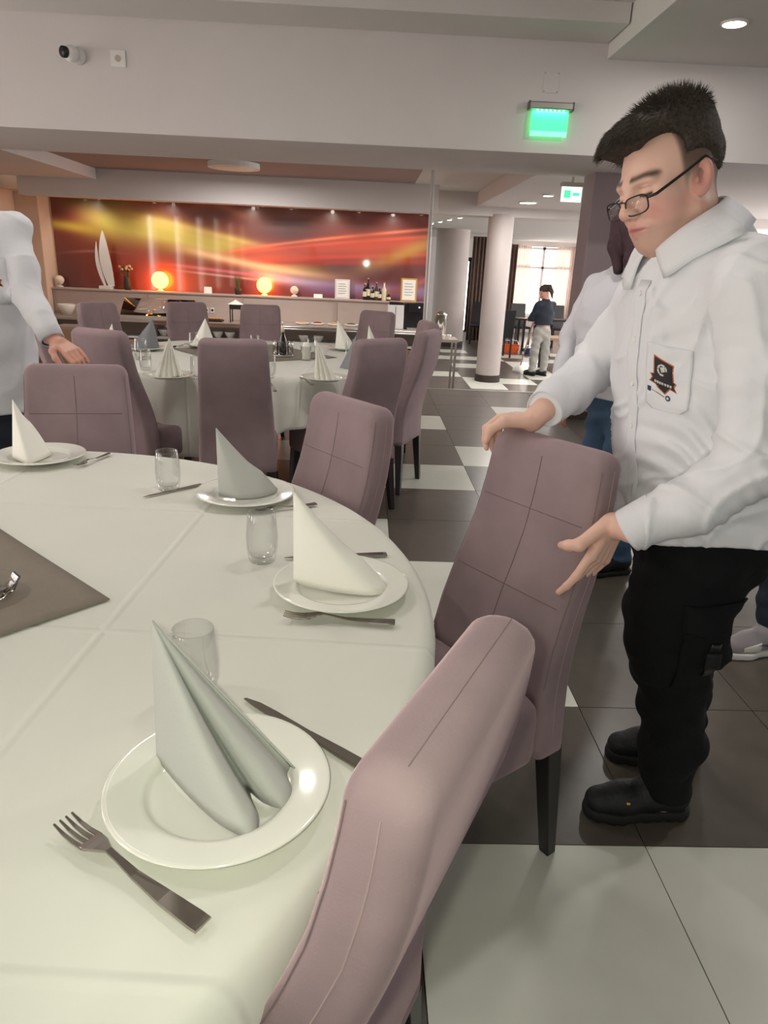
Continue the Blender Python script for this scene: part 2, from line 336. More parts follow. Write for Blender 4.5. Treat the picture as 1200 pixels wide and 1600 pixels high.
# ------------------------------------------------------------------ mural
def smooth(e0, e1, x): t = np.clip((x-e0)/(e1-e0), 0, 1); return t*t*(3-2*t)
def mural():
    nx, nz = 420, 100; x0, x1, z0, z1 = -4.97, 0.97, 0.80, 2.165
    U, V = np.meshgrid(np.linspace(0, 1, nx), np.linspace(0, 1, nz))
    col = np.zeros((nz, nx, 3)); col[:] = (112, 46, 38)
    def mixc(c, w):
        w = np.clip(w, 0, 1)[..., None]; col[:] = col*(1-w)+np.array(c)*w
    g = lambda x, c, s: np.exp(-((x-c)/s)**2)
    mixc((92, 60, 52), smooth(0.55, 1.0, V)*g(U, 0.6, 0.2)*0.9)
    mixc((86, 48, 52), g(U, 0.02, 0.06)*0.8*smooth(0.6, 0.2, V)+g(U, 0.8, 0.14)*g(V, 0.35, 0.15)*0.7)
    mixc((206, 92, 50), g(U, 0.30, 0.13)*g(V, 0.12, 0.25)*0.95)
    mixc((150, 52, 40), g(U, 0.16, 0.1)*g(V, 0.25, 0.25)*0.7)
    # yellow sweep from the upper left to the lower middle
    cv = 0.86-0.10*U-1.0*U**1.6+0.42*U**3.0; wd = 0.20*np.exp(-U*1.6)+0.03
    mixc((204, 190, 92), 1.1*g(V, cv-0.03, wd*1.15)*smooth(0.02, 0.16, U)*smooth(0.82, 0.5, U))
    mixc((224, 198, 110), g(V, cv+0.08, wd*0.35)*smooth(0.1, 0.3, U)*smooth(0.75, 0.45, U)*0.8)
    mixc((190, 160, 62), g(V, 0.72-0.5*U, 0.06)*smooth(0.2, 0.05, U))
    mixc((110, 96, 50), g(V, 0.97, 0.10)*g(U, 0.12, 0.1)*0.8)
    mixc((150, 96, 84), g(V, 1.03-1.5*np.abs(U-0.42), 0.05)*g(U, 0.46, 0.08)*0.7)
    # red and orange fan on the right
    for a, b, c, s, w in [(0.40, 0.62, (196, 74, 50), 0.10, 0.9), (0.44, 0.78, (238, 128, 84), 0.018, 0.9), (0.42, 0.70, (226, 92, 54), 0.02, 0.8), (0.36, 0.50, (216, 70, 40), 0.03, 0.8), (0.34, 0.42, (180, 48, 34), 0.03, 0.8)]:
        t = np.clip((U-0.42)/0.58, 0, 1); cc = a+(b-a+0.06)*t**0.75
        mixc(c, g(V, cc, s)*smooth(0.40, 0.52, U)*w)
    mixc((196, 152, 62), g(U-0.5*(V-0.55), 0.93, 0.05)*g(V, 0.6, 0.25)*0.85)
    mixc((206, 80, 44), g(U, 0.83, 0.06)*g(V, 0.68, 0.14)*0.6)
    # pale ribbon low in the middle
    cv2 = 0.50-0.9*np.clip(U-0.35, 0, 1)+0.75*np.clip(U-0.35, 0, 1)**2
    mixc((240, 200, 150), g(V, cv2, 0.05)*smooth(0.28, 0.42, U)*smooth(0.85, 0.6, U))
    mixc((214, 196, 214), g(V, cv2-0.10, 0.06)*smooth(0.45, 0.6, U))
    mixc((150, 110, 150), g(V, 0.12, 0.10)*smooth(0.55, 0.75, U)*0.8)
    mixc((226, 120, 130), g(V, 0.33-0.35*(U-0.3), 0.02)*smooth(0.25, 0.4, U)*smooth(0.66, 0.5, U)*0.9)
    mixc((240, 190, 190), g(V, 0.27-0.30*(U-0.3), 0.012)*smooth(0.28, 0.42, U)*smooth(0.6, 0.5, U)*0.8)
    mixc((190, 110, 110), g(V, 0.05+1.6*(U-0.86), 0.05)*smooth(0.86, 0.9, U)*0.8)
    mixc((180, 120, 112), g(V, 0.45-3.2*(U-0.16)**2-0.25*(U-0.1), 0.015)*g(U, 0.1, 0.07)*0.7)
    V3 = np.stack([x0+(x1-x0)*U, np.full_like(U, 11.985), z0+(z1-z0)*V], -1).reshape(-1, 3)
    idx = np.arange(nx*nz).reshape(nz, nx)
    F = np.stack([idx[:-1, :-1], idx[:-1, 1:], idx[1:, 1:], idx[1:, :-1]], -1).reshape(-1, 4)
    n = len(V3); back = np.array([[x0, 11.999, z0], [x1, 11.999, z0], [x1, 11.999, z1], [x0, 11.999, z1]])
    F2 = [[n, n+3, n+2, n+1], [int(idx[0, 0]), n, n+1, int(idx[0, -1])], [int(idx[-1, -1]), n+2, n+3, int(idx[-1, 0])], [int(idx[0, -1]), n+1, n+2, int(idx[-1, -1])], [int(idx[-1, 0]), n+3, n, int(idx[0, 0])]]
    o = obj('mural', np.vstack([V3, back]), F.tolist()+F2, 'mural_print')
    c = np.clip(col/255, 0, 1).reshape(-1, 3); lin = np.where(c <= 0.04045, c/12.92, ((c+0.055)/1.055)**2.4)
    lin = np.vstack([lin, np.zeros((4, 3))])
    a = o.data.color_attributes.new('Col', 'FLOAT_COLOR', 'POINT'); a.data.foreach_set('color', np.c_[lin, np.ones(len(lin))].astype(np.float32).ravel())
    tag(o, 'wide glossy mural of red, orange and yellow light streaks behind the buffet', 'mural')
mural()
# ------------------------------------------------------------------ ceiling fittings
def disc_lamp(x, y, z, r, h, label, m='lamp_off', name='ceiling_lamp', rim='white_plastic'):
    t = thing(name, label, 'lamp', (x, y, z))
    MB().lathe([(r, 0), (r, -h), (r*0.86, -h*1.05), (r*0.86, 0)], 32).build('rim', rim, t, False)
    MB().lathe([(r*0.85, -h*0.2), (r*0.85, -h*1.0), (r*0.5, -h*1.15), (0.001, -h*1.2)], 32).build('diffuser', m, t, True)
    return t
disc_lamp(-1.70, 9.68, 2.5, 0.32, 0.06, 'round white flush lamp on the brown ceiling panel')
disc_lamp(2.24, 5.07, 2.9, 0.08, 0.012, 'bright white downlight in the soffit at the top right corner', 'spot_glow', 'downlight')
disc_lamp(2.24, 10.7, 2.3, 0.13, 0.012, 'square-looking lit downlight in the hall soffit, nearer the round column', 'spot_glow', 'downlight')
disc_lamp(2.24, 9.53, 2.3, 0.07, 0.02, 'small round lit ceiling light beside the hanging exit sign', 'spot_glow', 'downlight')
SPL = [a+' lit front-row' for a in ('leftmost', 'second', 'third', 'fourth', 'fifth', 'sixth', 'rightmost')]+[a+' tiny back-row' for a in ('leftmost', 'second', 'third', 'rightmost')]
xs = [(95, 305), (212, 312), (387, 320), (445, 323), (560, 328), (617, 331), (665, 334), (138, 314), (243, 319), (404, 328), (457, 330)]
for i, (x, y) in enumerate(xs):
    q = ony(x, y, 11.5 if i < 7 else 11.75); disc_lamp(q[0], q[1], 2.2, 0.035 if i < 7 else 0.025, 0.02, SPL[i]+' spotlight in the strip above the mural', 'spot_glow', 'spotlight')['group'] = 'spotlights above the mural'
for i in range(5):
    q = ony(685+7*i*1.3, 356-i*6, 13.5+0.0*i); disc_lamp(q[0], 15-i*0.7, 2.22, 0.045, 0.03, ['nearest', 'second', 'third', 'fourth', 'farthest'][4-i]+' lit spotlight of the row beyond the mural end', 'spot_glow', 'spotlight')['group'] = 'spotlights beyond the mural'
for (x, y, z, e, d), lab in zip(DOWN[:3]+DOWN[4:]+HALL[3:], ('above the far edge of the near table', 'above the held chair', 'above the left of the near table', 'in the soffit behind the young man', 'in the hall soffit right of the pillar', 'in the far room ceiling')):
    disc_lamp(x, y, z, d/2, 0.02, 'added unseen round downlight '+lab, 'spot_glow', 'downlight')['group'] = 'added downlights out of view'  # fittings added to go with the unseen lamps
# exit sign on the beam
def box_at(name, px0, py0, px1, py1, Y, depth, m, parent=None, bevel=0.0):
    a, b = ony(px0, py0, Y), ony(px1, py1, Y); x0, x1 = sorted((a[0], b[0])); z0, z1 = sorted((a[2], b[2]))
    return MB().box(x0, x1, Y, Y+depth, z0, z1).build(name, m, parent, False, parent is None, bevel)
q = ony(862, 166, 5.94); ex = thing('exit_sign', 'green glowing exit sign with silver bar on the beam', 'sign', (q[0], 5.97, q[2]))
MB().box(-0.165, 0.165, -0.035, 0.03, -0.022, 0.03).build('housing', 'aluminium', ex, bevel=0.008)
MB().box(-0.172, -0.16, -0.037, 0.03, -0.026, 0.033).build('end_cap', 'sneaker_dark', ex, bevel=0.003); MB().box(0.16, 0.172, -0.037, 0.03, -0.026, 0.033).build('end_cap', 'sneaker_dark', ex, bevel=0.003)
MB().box(-0.14, 0.14, -0.006, 0.002, -0.20, -0.022).build('panel', 'sign_green', ex)
for i in range(7): MB().lathe([(0.008, -0.028), (0.008, -0.020)], 8, (-0.10+i*0.033, -0.016, 0)).build('led', 'sign_white', ex)
MB().box(-0.14, 0.14, -0.010, -0.006, -0.20, -0.165).build('edge_band', 'sign_edge', ex)
light('exit_glow', 'AREA', (q[0], 5.955, q[2]-0.03), 0.6, (0.2, 1, 0.5), 0.25, size_y=0.02)
t2 = thing('exit_sign', 'white and green hanging exit sign beside the mauve pillar', 'sign', tuple(ony(893, 301, 7.5)))
MB().box(-0.11, 0.11, -0.03, 0.03, 0.05, 0.09).build('housing', 'aluminium', t2, bevel=0.004)
MB().box(-0.10, 0.10, -0.006, 0.006, -0.085, 0.05).build('panel', 'sign_white', t2)
MB().box(-0.075, -0.01, -0.009, -0.006, -0.05, 0.02).box(0.01, 0.08, -0.009, -0.006, -0.03, 0.0).build('pictogram', 'sign_green', t2)
MB().box(-0.01, 0.01, -0.01, 0.01, 0.09, 0.30).build('bracket', 'aluminium', t2)
# surveillance camera, socket and blank cover on the beam
q = ony(117, 88, 6.0); sc_ = thing('security_camera', 'small white dome camera with black lens on the beam', 'camera', (q[0], 6.0, q[2]))
MB().tube([(0.03, 0, 0), (0.03, -0.035, 0)], 0.055, 20).build('base', 'white_plastic', sc_, True)
MB().sphere((0, -0.07, 0.0), 0.055, 20, 12).build('dome', 'white_plastic', sc_, True)
MB().tube([(-0.025, -0.105, 0.0), (-0.036, -0.128, -0.003)], 0.038, 20).build('lens', 'black_plastic', sc_, True)
q = ony(185, 92, 6.0); so = thing('wall_socket', 'small square white socket on the beam right of the camera', 'socket', (q[0], 6.0, q[2]))
MB().box(-0.055, 0.055, -0.012, 0, -0.055, 0.055).build('plate', 'white_plastic', so, bevel=0.004); MB().tube([(0, -0.012, 0), (0, -0.016, 0)], 0.022, 16).build('insert', 'counter_panel', so)
q = ony(861, 129, 6.0); bp_ = thing('cover_plate', 'blank white cover plate above the green exit sign', 'plate', (q[0], 6.0, q[2]))
MB().box(-0.06, 0.06, -0.006, 0, -0.07, 0.07).build('plate', 'plaster', bp_, bevel=0.002)
for sx in (-1, 1):
    for sz in (-1, 1): MB().tube([(sx*0.05, -0.006, sz*0.06), (sx*0.05, -0.009, sz*0.06)], 0.005, 8).build('screw', 'counter_top', bp_)
tp = thing('glass_post', 'slim bright vertical post at the right end of the mural', 'post', (0.70, 8.55, LOW))
MB().lathe([(0.022, 0), (0.022, 2.9)], 16).build('pole', 'white_plastic', tp, True); MB().lathe([(0.06, 0), (0.06, 0.015), (0.025, 0.03)], 16).build('foot', 'aluminium', tp)
# ------------------------------------------------------------------ upholstered chair
ZP = np.array([0.32, 0.42, 0.50, 0.58, 0.66, 0.74, 0.82, 0.90, 0.97, 1.02])
YR = np.array([-0.015, -0.015, -0.018, -0.033, -0.056, -0.086, -0.110, -0.125, -0.132, -0.134])
TH = np.array([0.105, 0.105, 0.105, 0.102, 0.098, 0.094, 0.09, 0.087, 0.083, 0.08])
def chair_half(z): return 0.205+(0.166-0.205)*np.clip((z-0.32)/0.70, 0, 1)
def chair_y(z, front=False): return float(np.interp(z, ZP, YR)+(np.interp(z, ZP, TH) if front else 0))
def make_chair():
    t = thing('dining_chair', 'x', 'chair')
    rings = []
    zs = list(np.linspace(0.32, 0.985, 22))
    def ring(z, sh, zz=None):
        h = chair_half(z); y0, y1 = chair_y(z), chair_y(z, True); zz = z if zz is None else zz
        hy = (y1-y0)/2-sh; return [(x, y, zz) for x, y in rrect(h-sh, hy, min(0.026, hy-0.001), 5, 0, (y0+y1)/2)]
    rings.append(ring(0.32, 0.012, 0.314))
    for z in zs: rings.append(ring(z, 0))
    for sh, dz in [(0.002, 0.996), (0.007, 1.007), (0.015, 1.015), (0.026, 1.0195), (0.036, 1.0205)]: rings.append(ring(1.0, sh, dz))
    MB().loft(rings).build('backrest', 'velvet', t, True)
    # stitched seams on the front of the backrest
    back = t.children[0]
    def fr(x, z): return (x, chair_y(z, True)+0.0003, z)
    for zz in (0.86, 0.68): MB().tube([fr(x, zz) for x in np.linspace(-chair_half(zz)+0.024, chair_half(zz)-0.024, 9)], 0.0009, 5).build('seam', 'seam', back)
    MB().tube([fr(0, z) for z in np.linspace(0.50, 0.985, 16)], 0.0009, 5).build('seam', 'seam', back)
    for s in (-1, 1):
        MB().tube([(s*(chair_half(z)-0.006), chair_y(z, True)-0.0088, z) for z in np.linspace(0.50, 0.985, 18)], 0.0010, 5).build('piping', 'seam_soft', back)
    def yc(z): return chair_y(z)+0.5*(chair_y(z, True)-chair_y(z))
    for s in (-1, 1):
        MB().tube([(s*(chair_half(z)+0.0001), yc(z)-0.004*math.sin(9*z), z) for z in np.linspace(0.36, 0.985, 20)], 0.0009, 5).build('seam', 'stitch', back)
    MB().tube([(x, yc(1.0)-0.010, 1.0200) for x in np.linspace(-0.14, 0.14, 9)], 0.0006, 5).build('seam', 'seam_soft', back)
    b = MB(); rs = []
    for z, sh in [(0.318, 0.012), (0.328, 0.003), (0.345, 0), (0.43, 0), (0.462, 0.004), (0.476, 0.013), (0.482, 0.03), (0.483, 0.06)]:
        rs.append([(x, y, z) for x, y in rrect(0.205-sh, 0.215-sh, 0.035, 5, 0, 0.30)])
    b.loft(rs).build('seat', 'velvet', t, True)
    MB().box(-0.16, 0.16, 0.05, 0.46, 0.302, 0.317).build('seat_frame', 'espresso', t)
    for sx in (-1, 1):
        for y0, y1 in ((0.010, -0.008), (0.47, 0.475)):
            r0 = [(sx*0.172+a, y0+c, 0.32) for a, c in ((-.024, -.024), (.024, -.024), (.024, .024), (-.024, .024))]
            r1 = [(sx*0.202+a, y1+c, 0.0) for a, c in ((-.015, -.015), (.015, -.015), (.015, .015), (-.015, .015))]
            MB().loft([r1, r0]).build('leg', 'espresso', t, bevel=0.003)
    return t
chair0 = make_chair(); chair_used = [False]
def put_chair(top, facing, label, group, z=1.02):
    """top: middle of the top edge; facing: unit direction the seat looks"""
    f = np.array(facing, float); f /= np.linalg.norm(f)
    base = np.array(top[:2])+0.094*f; rz = math.atan2(-f[0], f[1])
    if not chair_used[0]:
        chair_used[0] = True; o = chair0; o.location = (base[0], base[1], 0); o.rotation_euler = (0, 0, rz); o['label'] = label; o['group'] = group
    else: o = dup(chair0, (base[0], base[1], 0), rz, label, group)
    return o
T1, T2 = np.array([-0.93, 1.218]), np.array([-0.80, 4.90])
G1, G2 = 'upholstered chairs at the near round table', 'upholstered chairs at the far round table'
PULL_F = np.array([-0.81, -0.58]); PULL_F /= np.linalg.norm(PULL_F); PULL_TOP = np.array([0.456, 1.59])
chair_pull = put_chair(PULL_TOP, PULL_F, 'mauve velvet high-back chair held by the young man in glasses', G1)
put_chair((0.102, 0.576), (-0.885, 0.465), 'mauve high-back chair closest to the camera, seen edge-on with creased corner', G1)
put_chair((-0.034, 2.012), (-0.80, -0.60), 'pinkish mauve chair at the far right of the near table, before the second table', G1)
put_chair((-1.0, 2.475), (0.17, -0.98), 'mauve chair facing the camera at the far left of the near table', G1)
t2px = [((364, 529), 'mauve chair seen squarely from behind at the middle of the far table'), ((596, 529), 'mauve chair seen from behind at the right of the far table'),
        ((672, 516), 'rightmost mauve chair of the far table, its dark legs on a white tile'), ((670, 502), 'mauve chair at the far right, its top just above the rightmost chair'),
        ((591, 486), 'mauve chair on the far side of the far table below the coffee machine'), ((407, 476), 'mauve chair on the far side of the far table under the right lit globe lamp'),
        ((291, 472), 'mauve chair on the far side of the far table under the left lit globe lamp'), ((150, 472), 'mauve chair at the back left of the far table by the white bowls'),
        ((60, 495), 'mauve chair half hidden behind the sleeve of the waiter at the left edge'), ((154, 514), 'mauve chair at the left of the far table just behind the waiter\'s hand')]
for (p, lab) in t2px:
    q = onz(p[0], p[1], 1.02)[:2]; put_chair(q, T2-q, lab, G2)

# ------------------------------------------------------------------ round tables and cloths
def make_table(c, r, h, label, n):
    t = thing('round_table', label, 'table', (c[0], c[1], 0))
    MB().lathe([(r-0.02, h-0.03), (r, h-0.022), (r, h-0.006), (r-0.01, h)], 64).build('tabletop', 'wood_light', t)
    for a in (45, 135, 225, 315):
        x, y = 0.5*math.cos(math.radians(a)), 0.5*math.sin(math.radians(a)); MB().box(x-0.025, x+0.025, y-0.025, y+0.025, 0, h-0.03).build('leg', 'espresso', t, bevel=0.004)
    return t
def make_cloth(c, r, h, half, rot, label, seed, squeeze=(), flare=(), famp=1.0, rim=(), dk=0.72, dmin=0.16):
    rg = np.random.default_rng(seed); n = 240; ph = rg.uniform(0, 6.28, 6)
    th = np.arange(n)*2*np.pi/n
    a = th-rot; sq = half/np.maximum(np.abs(np.cos(a)), np.abs(np.sin(a)))
    drop = np.clip(dk*(sq-r), dmin, 0.46)
    fold = 0.5*np.sin(14*th+ph[0]+0.8*np.sin(5*th+ph[4]))+0.4*np.sin(9*th+ph[1])+0.45*np.sin(25*th+ph[2]+1.2*np.sin(7*th+ph[5]))+0.3*np.sin(41*th+ph[3]+1.5*np.sin(9*th))
    press = np.zeros(n)
    for ang, wid, dep in squeeze: press += dep*np.exp(-((np.angle(np.exp(1j*(th-ang))))/wid)**2)
    fla = np.zeros(n)
    for ang, wid, dep in flare: fla += dep*np.exp(-((np.angle(np.exp(1j*(th-ang))))/wid)**4)
    V = [(0, 0, h+0.003)]; F = []
    rb = np.zeros(n)
    for ang, wid, dep in rim: rb += dep*np.exp(-((np.angle(np.exp(1j*(th-ang))))/wid)**2)
    rr = [0.15, 0.3, 0.45, 0.6, 0.72, 0.82, 0.9, 0.95, 0.985, 1.0]
    rings = []
    for k in rr:
        R = (r+0.004)*k+rb*max(0, (k-0.72)/0.28)
        z = h+0.003+0.0006*np.sin(5*th+ph[3]+8*k)*k
        rings.append((R+np.zeros(n), z))
    prev = rings[-1]
    for s in np.linspace(0.03, 1, 16):
        d = drop*s
        R = r+rb+0.007+0.012*(1-np.exp(-d/0.01))+ s*0.030*(1+fold*0.8*famp)+fla*s*(1+0.25*fold)-press*s*0.9*np.minimum(1, d/0.08)
        z = h+0.003-d*(1-0.0*s)+0.004*np.exp(-d/0.012)-0.003
        rings.append((R, z))
    for R, z in rings:
        for i in range(n): V.append((R[i]*math.cos(th[i]), R[i]*math.sin(th[i]), z[i]))
    for i in range(n): F.append((0, 1+i, 1+(i+1) % n))
    for k in range(len(rings)-1):
        b0, b1 = 1+k*n, 1+(k+1)*n
        for i in range(n): j = (i+1) % n; F.append((b0+i, b1+i, b1+j, b0+j))
    o = obj('tablecloth', V, F, 'linen', None, True); o.location = (c[0], c[1], 0)
    md = o.modifiers.new('s', 'SOLIDIFY'); md.thickness = 0.002; md.offset = 1
    return tag(o, label, 'tablecloth')
TH1 = 0.757
R1 = 1.060
make_table(T1, R1, TH1, 'near round dining table under the white cloth', 1)
make_cloth(T1, R1, TH1, 1.28, math.radians(-55), 'white cloth on the near round table, draped towards the camera', 3, [(math.radians(-31), 0.16, 0.03), (math.radians(40), 0.22, 0.14), (math.radians(5), 0.3, 0.03)], [(math.radians(-62), 0.36, 0.06)], rim=[(math.radians(-47), 0.26, 0.042)])
make_table(T2, 0.965, TH1, 'far round dining table under the white cloth', 2)
make_cloth(T2, 0.965, TH1, 1.27, math.radians(-55), 'white cloth with hanging folds on the far round table', 5, famp=1.9, dk=0.85, dmin=0.2)
ZT = TH1+0.0065
def overlay(c, half, rot, label):
    n = 24; V = []; F = []
    for i in range(n+1):
        for j in range(n+1):
            u, v = -half+2*half*i/n, -half+2*half*j/n
            w = 0.0008*math.sin(9*u+3*v)+0.0012*math.exp(-(v/0.006)**2)+0.001*math.exp(-((u-0.12)/0.006)**2)
            V.append((u*math.cos(rot)-v*math.sin(rot), u*math.sin(rot)+v*math.cos(rot), w+0.001))
    for i in range(n):
        for j in range(n): k = i*(n+1)+j; F.append((k, k+n+1, k+n+2, k+1))
    o = obj('overlay_cloth', V, F, 'taupe_cloth', None, True); o.location = (c[0], c[1], ZT); md = o.modifiers.new('s', 'SOLIDIFY'); md.thickness = 0.0015; md.offset = 1
    return tag(o, label, 'tablecloth')
ca = onz(172, 938, ZT)[:2]; d1 = onz(0, 826, ZT)[:2]-ca; d2 = onz(0, 996, ZT)[:2]-ca
bis = d1/np.linalg.norm(d1)+d2/np.linalg.norm(d2); bis /= np.linalg.norm(bis)
hs = 0.40; rot = math.atan2(bis[1], bis[0])-math.pi/4
overlay(ca+bis*hs*math.sqrt(2), hs, rot, 'taupe square overlay cloth at the middle of the near table')
overlay((-0.78, 5.02), 0.42, math.radians(38), 'dark taupe overlay cloth at the middle of the far table')

# ------------------------------------------------------------------ tableware
def lathe_mesh(name, prof, m, n=40):
    b = MB().lathe(prof, n); me = bpy.data.meshes.new(name); me.from_pydata(b.v, [], b.f); me.materials.append(MATS[m]); me.shade_smooth(); return me
plate_me = lathe_mesh('plate', [(0.001, 0.003), (0.04, 0.0), (0.078, 0.0), (0.086, 0.006), (0.132, 0.0185), (0.1355, 0.0195), (0.136, 0.0210), (0.1345, 0.0225), (0.13, 0.0220), (0.098, 0.0165), (0.092, 0.0150), (0.0885, 0.0115), (0.085, 0.0070), (0.080, 0.0055), (0.001, 0.0050)], 'china', 64)
glass_me = lathe_mesh('tumbler', [(0.001, 0.0), (0.026, 0.0), (0.029, 0.004), (0.0335, 0.03), (0.0345, 0.055), (0.0325, 0.085), (0.0305, 0.112), (0.0297, 0.1135), (0.029, 0.112), (0.0308, 0.085), (0.0328, 0.055), (0.0315, 0.03), (0.027, 0.016), (0.022, 0.0125), (0.001, 0.012)], 'glassware', 32)
def put(name, me, loc, label, cat, group, rz=0):
    o = bpy.data.objects.new(name, me); C.objects.link(o); o.location = [float(v) for v in loc]; o.rotation_euler = (0, 0, rz); return tag(o, label, cat, group)
def fork_mesh(L=0.20):
    b = MB(); st = [(0.0, 0.0095, 0.0042), (0.01, 0.0098, 0.004), (0.05, 0.0082, 0.0035), (0.09, 0.005, 0.005), (0.115, 0.0034, 0.010), (0.128, 0.0034, 0.012), (0.14, 0.009, 0.011), (0.150, 0.0118, 0.008), (0.158, 0.0122, 0.006)]
    b.loft([[(x, -w, z-0.0012), (x, w, z-0.0012), (x, w*0.92, z+0.0012), (x, -w*0.92, z+0.0012)] for x, w, z in [(x, w, z) for x, w, z in st]])
    for i in range(4):
        y = -0.0098+i*0.00653
        b.loft([[(x, y-w, z-0.001), (x, y+w, z-0.001), (x, y+w, z+0.001), (x, y-w, z+0.001)] for x, w, z in [(0.154, 0.0024, 0.0066), (0.17, 0.0020, 0.005), (0.185, 0.0017, 0.0058), (0.200, 0.0009, 0.0095)]])
    me = bpy.data.meshes.new('fork'); me.from_pydata([(x, y, z+0.001) for x, y, z in b.v], [], b.f); me.materials.append(MATS['steel']); return me
def knife_mesh():
    b = MB(); st = [(0.0, 0.0085, 0.0035), (0.008, 0.009, 0.004), (0.06, 0.0075, 0.0036), (0.10, 0.0055, 0.003), (0.108, 0.0052, 0.0028)]
    b.loft([[(x, -w, 0.0), (x, w, 0.0), (x, w*0.85, h), (x, -w*0.85, h)] for x, w, h in st])
    bl = [(0.106, -0.0052, 0.006, 0.0022), (0.13, -0.0052, 0.008, 0.0016), (0.17, -0.005, 0.009, 0.0014), (0.20, -0.0035, 0.0085, 0.0012), (0.222, 0.002, 0.006, 0.001)]
    b.loft([[(x, a, 0.0008), (x, c, 0.0008), (x, c, 0.0008+h), (x, a, 0.0008+h*0.4)] for x, a, c, h in bl])
    me = bpy.data.meshes.new('knife'); me.from_pydata(b.v, [], b.f); me.materials.append(MATS['steel']); return me
fork_me, knife_me = fork_mesh(), knife_mesh()
def along(me, name, p_handle, p_tip, label, cat, group, z=None, scale=None, L=0.20):
    z = ZT+0.0025 if z is None else z
    a, b = onz(*p_handle, z), onz(*p_tip, z); d = b-a; l = np.linalg.norm(d[:2]); o = put(name, me, (a[0], a[1], z), label, cat, group, math.atan2(d[1], d[0]))
    s = min(1.15, max(0.85, l/L)); o.scale = (s, s, s); return o
def napkin(name, base_px, apex_px, m, label, group, zplate, strips=None, th=0.0022):
    """folded napkin standing on a plate: sheets fall from one apex to a folded hem on the plate"""
    B = [onz(x, y, zplate) for x, y in base_px]
    spine = B[0]; A0 = np.array([spine[0], spine[1], 0.0])
    # apex: above the spine foot, at the height that the picture shows
    r = ray(*apex_px); s = ((spine[0]*r[0]+spine[1]*r[1]))/(r[0]**2+r[1]**2); apex = CAM+r*s
    apex = np.array([spine[0]*0.6+apex[0]*0.4, spine[1]*0.6+apex[1]*0.4, apex[2]])
    # smooth hem curve through the base points
    pts = []
    P = [B[0]]+B+[B[-1]]
    for i in range(1, len(P)-2):
        for k in range(10):
            t = k/10; p0, p1, p2, p3 = P[i-1], P[i], P[i+1], P[i+2]
            pts.append(0.5*((2*p1)+(-p0+p2)*t+(2*p0-5*p1+4*p2-p3)*t*t+(-p0+3*p1-3*p2+p3)*t**3))
    pts.append(B[-1]); pts = np.array(pts); pts[:, 2] = zplate
    n = len(pts); V = []; F = []; m_ = 14
    for j in range(m_):
        t = j/(m_-1)
        for i in range(n):
            p = apex*(1-t)+pts[i]*t
            mid = (apex+pts[i])/2; c = pts[:, :2].mean(0)
            bul = 0.006*math.sin(math.pi*t)*math.sin(math.pi*i/(n-1)); dv = np.array([p[0]-c[0], p[1]-c[1]]); dv /= np.linalg.norm(dv)+1e-6
            q = p.copy(); q[:2] += dv*bul; V.append(q)
    for j in range(m_-1):
        for i in range(n-1): k = j*n+i; F.append((k, k+n, k+n+1, k+1))
    ctr = np.array([pts[:, 0].mean(), pts[:, 1].mean(), zplate])
    o = obj(name, np.array(V)-ctr, F, m, None, True); o.location = ctr
    md = o.modifiers.new('s', 'SOLIDIFY'); md.thickness = th; md.offset = 0
    return tag(o, label, 'napkin', group)
ZPL = ZT+0.0075
GP, GN, GG, GF, GK = 'dinner plates', 'folded napkins', 'water glasses', 'forks', 'knives'
def plate(px, py, label): q = onz(px, py, ZT+0.02); return put('dinner_plate', plate_me, (q[0], q[1], ZT+0.0008), label, 'plate', GP)
plate(343, 1219, 'large white rimmed plate nearest the camera, under the grey napkin'); plate(533, 909, 'white plate under the bright white napkin beside the held chair')
plate(384, 767, 'white plate under the flat grey napkin at the far side of the near table'); plate(62, 709, 'white plate at the far left edge of the near table')
napkin('napkin', [(246, 1186), (290, 1238), (345, 1288), (392, 1308), (404, 1282), (392, 1248), (392, 1238), (415, 1255), (445, 1262), (457, 1240), (448, 1212), (455, 1200), (466, 1206)], (250, 968), 'paper_grey', 'tall pale grey folded napkin on the nearest plate', GN, ZPL+0.004)
napkin('napkin', [(459, 912), (500, 921), (545, 928), (585, 930), (606, 922), (600, 914), (560, 906), (510, 903)], (459, 769), 'paper_white', 'bright white folded napkin on the plate beside the held chair', GN, ZPL+0.002)
napkin('napkin', [(342, 775), (375, 779), (410, 776), (434, 768), (428, 763), (400, 762), (370, 763)], (337, 669), 'paper_grey', 'grey triangular napkin on the plate before the middle chair', GN, ZPL+0.002)
napkin('napkin', [(20, 716), (32, 721), (46, 724), (62, 719), (80, 710), (70, 704), (40, 704), (22, 712)], (38, 624), 'paper_white', 'cream pyramid napkin at the left edge of the near table', GN, ZPL+0.002)
def tumbler(px, py, label, s=1.0): q = onz(px, py, ZT); o = put('water_glass', glass_me, (q[0], q[1], ZT+0.0004), label, 'glass', GG); o.scale = (s, s, s); return o
tumbler(307, 1085, 'water glass half hidden behind the nearest grey napkin'); tumbler(410, 876, 'water glass left of the bright white napkin'); tumbler(264, 765, 'water glass left of the far grey napkin on the near table')
along(fork_me, 'fork', (318, 1452), (100, 1292), 'large fork on the cloth left of the nearest plate', 'fork', GF)
along(knife_me, 'knife', (590, 1212), (386, 1090), 'knife right of the nearest plate, running under the near chair top', 'knife', GK, L=0.222)
along(fork_me, 'fork', (617, 976), (444, 966), 'fork before the plate with the bright white napkin', 'fork', GF)
along(knife_me, 'knife', (604, 867), (444, 871), 'knife behind the bright white napkin', 'knife', GK, L=0.222)
along(fork_me, 'fork', (494, 789), (396, 802), 'fork between the far grey napkin and the bright white napkin', 'fork', GF)
along(knife_me, 'knife', (318, 757), (284, 764), 'knife left of the plate with the far grey napkin', 'knife', GK, L=0.222)
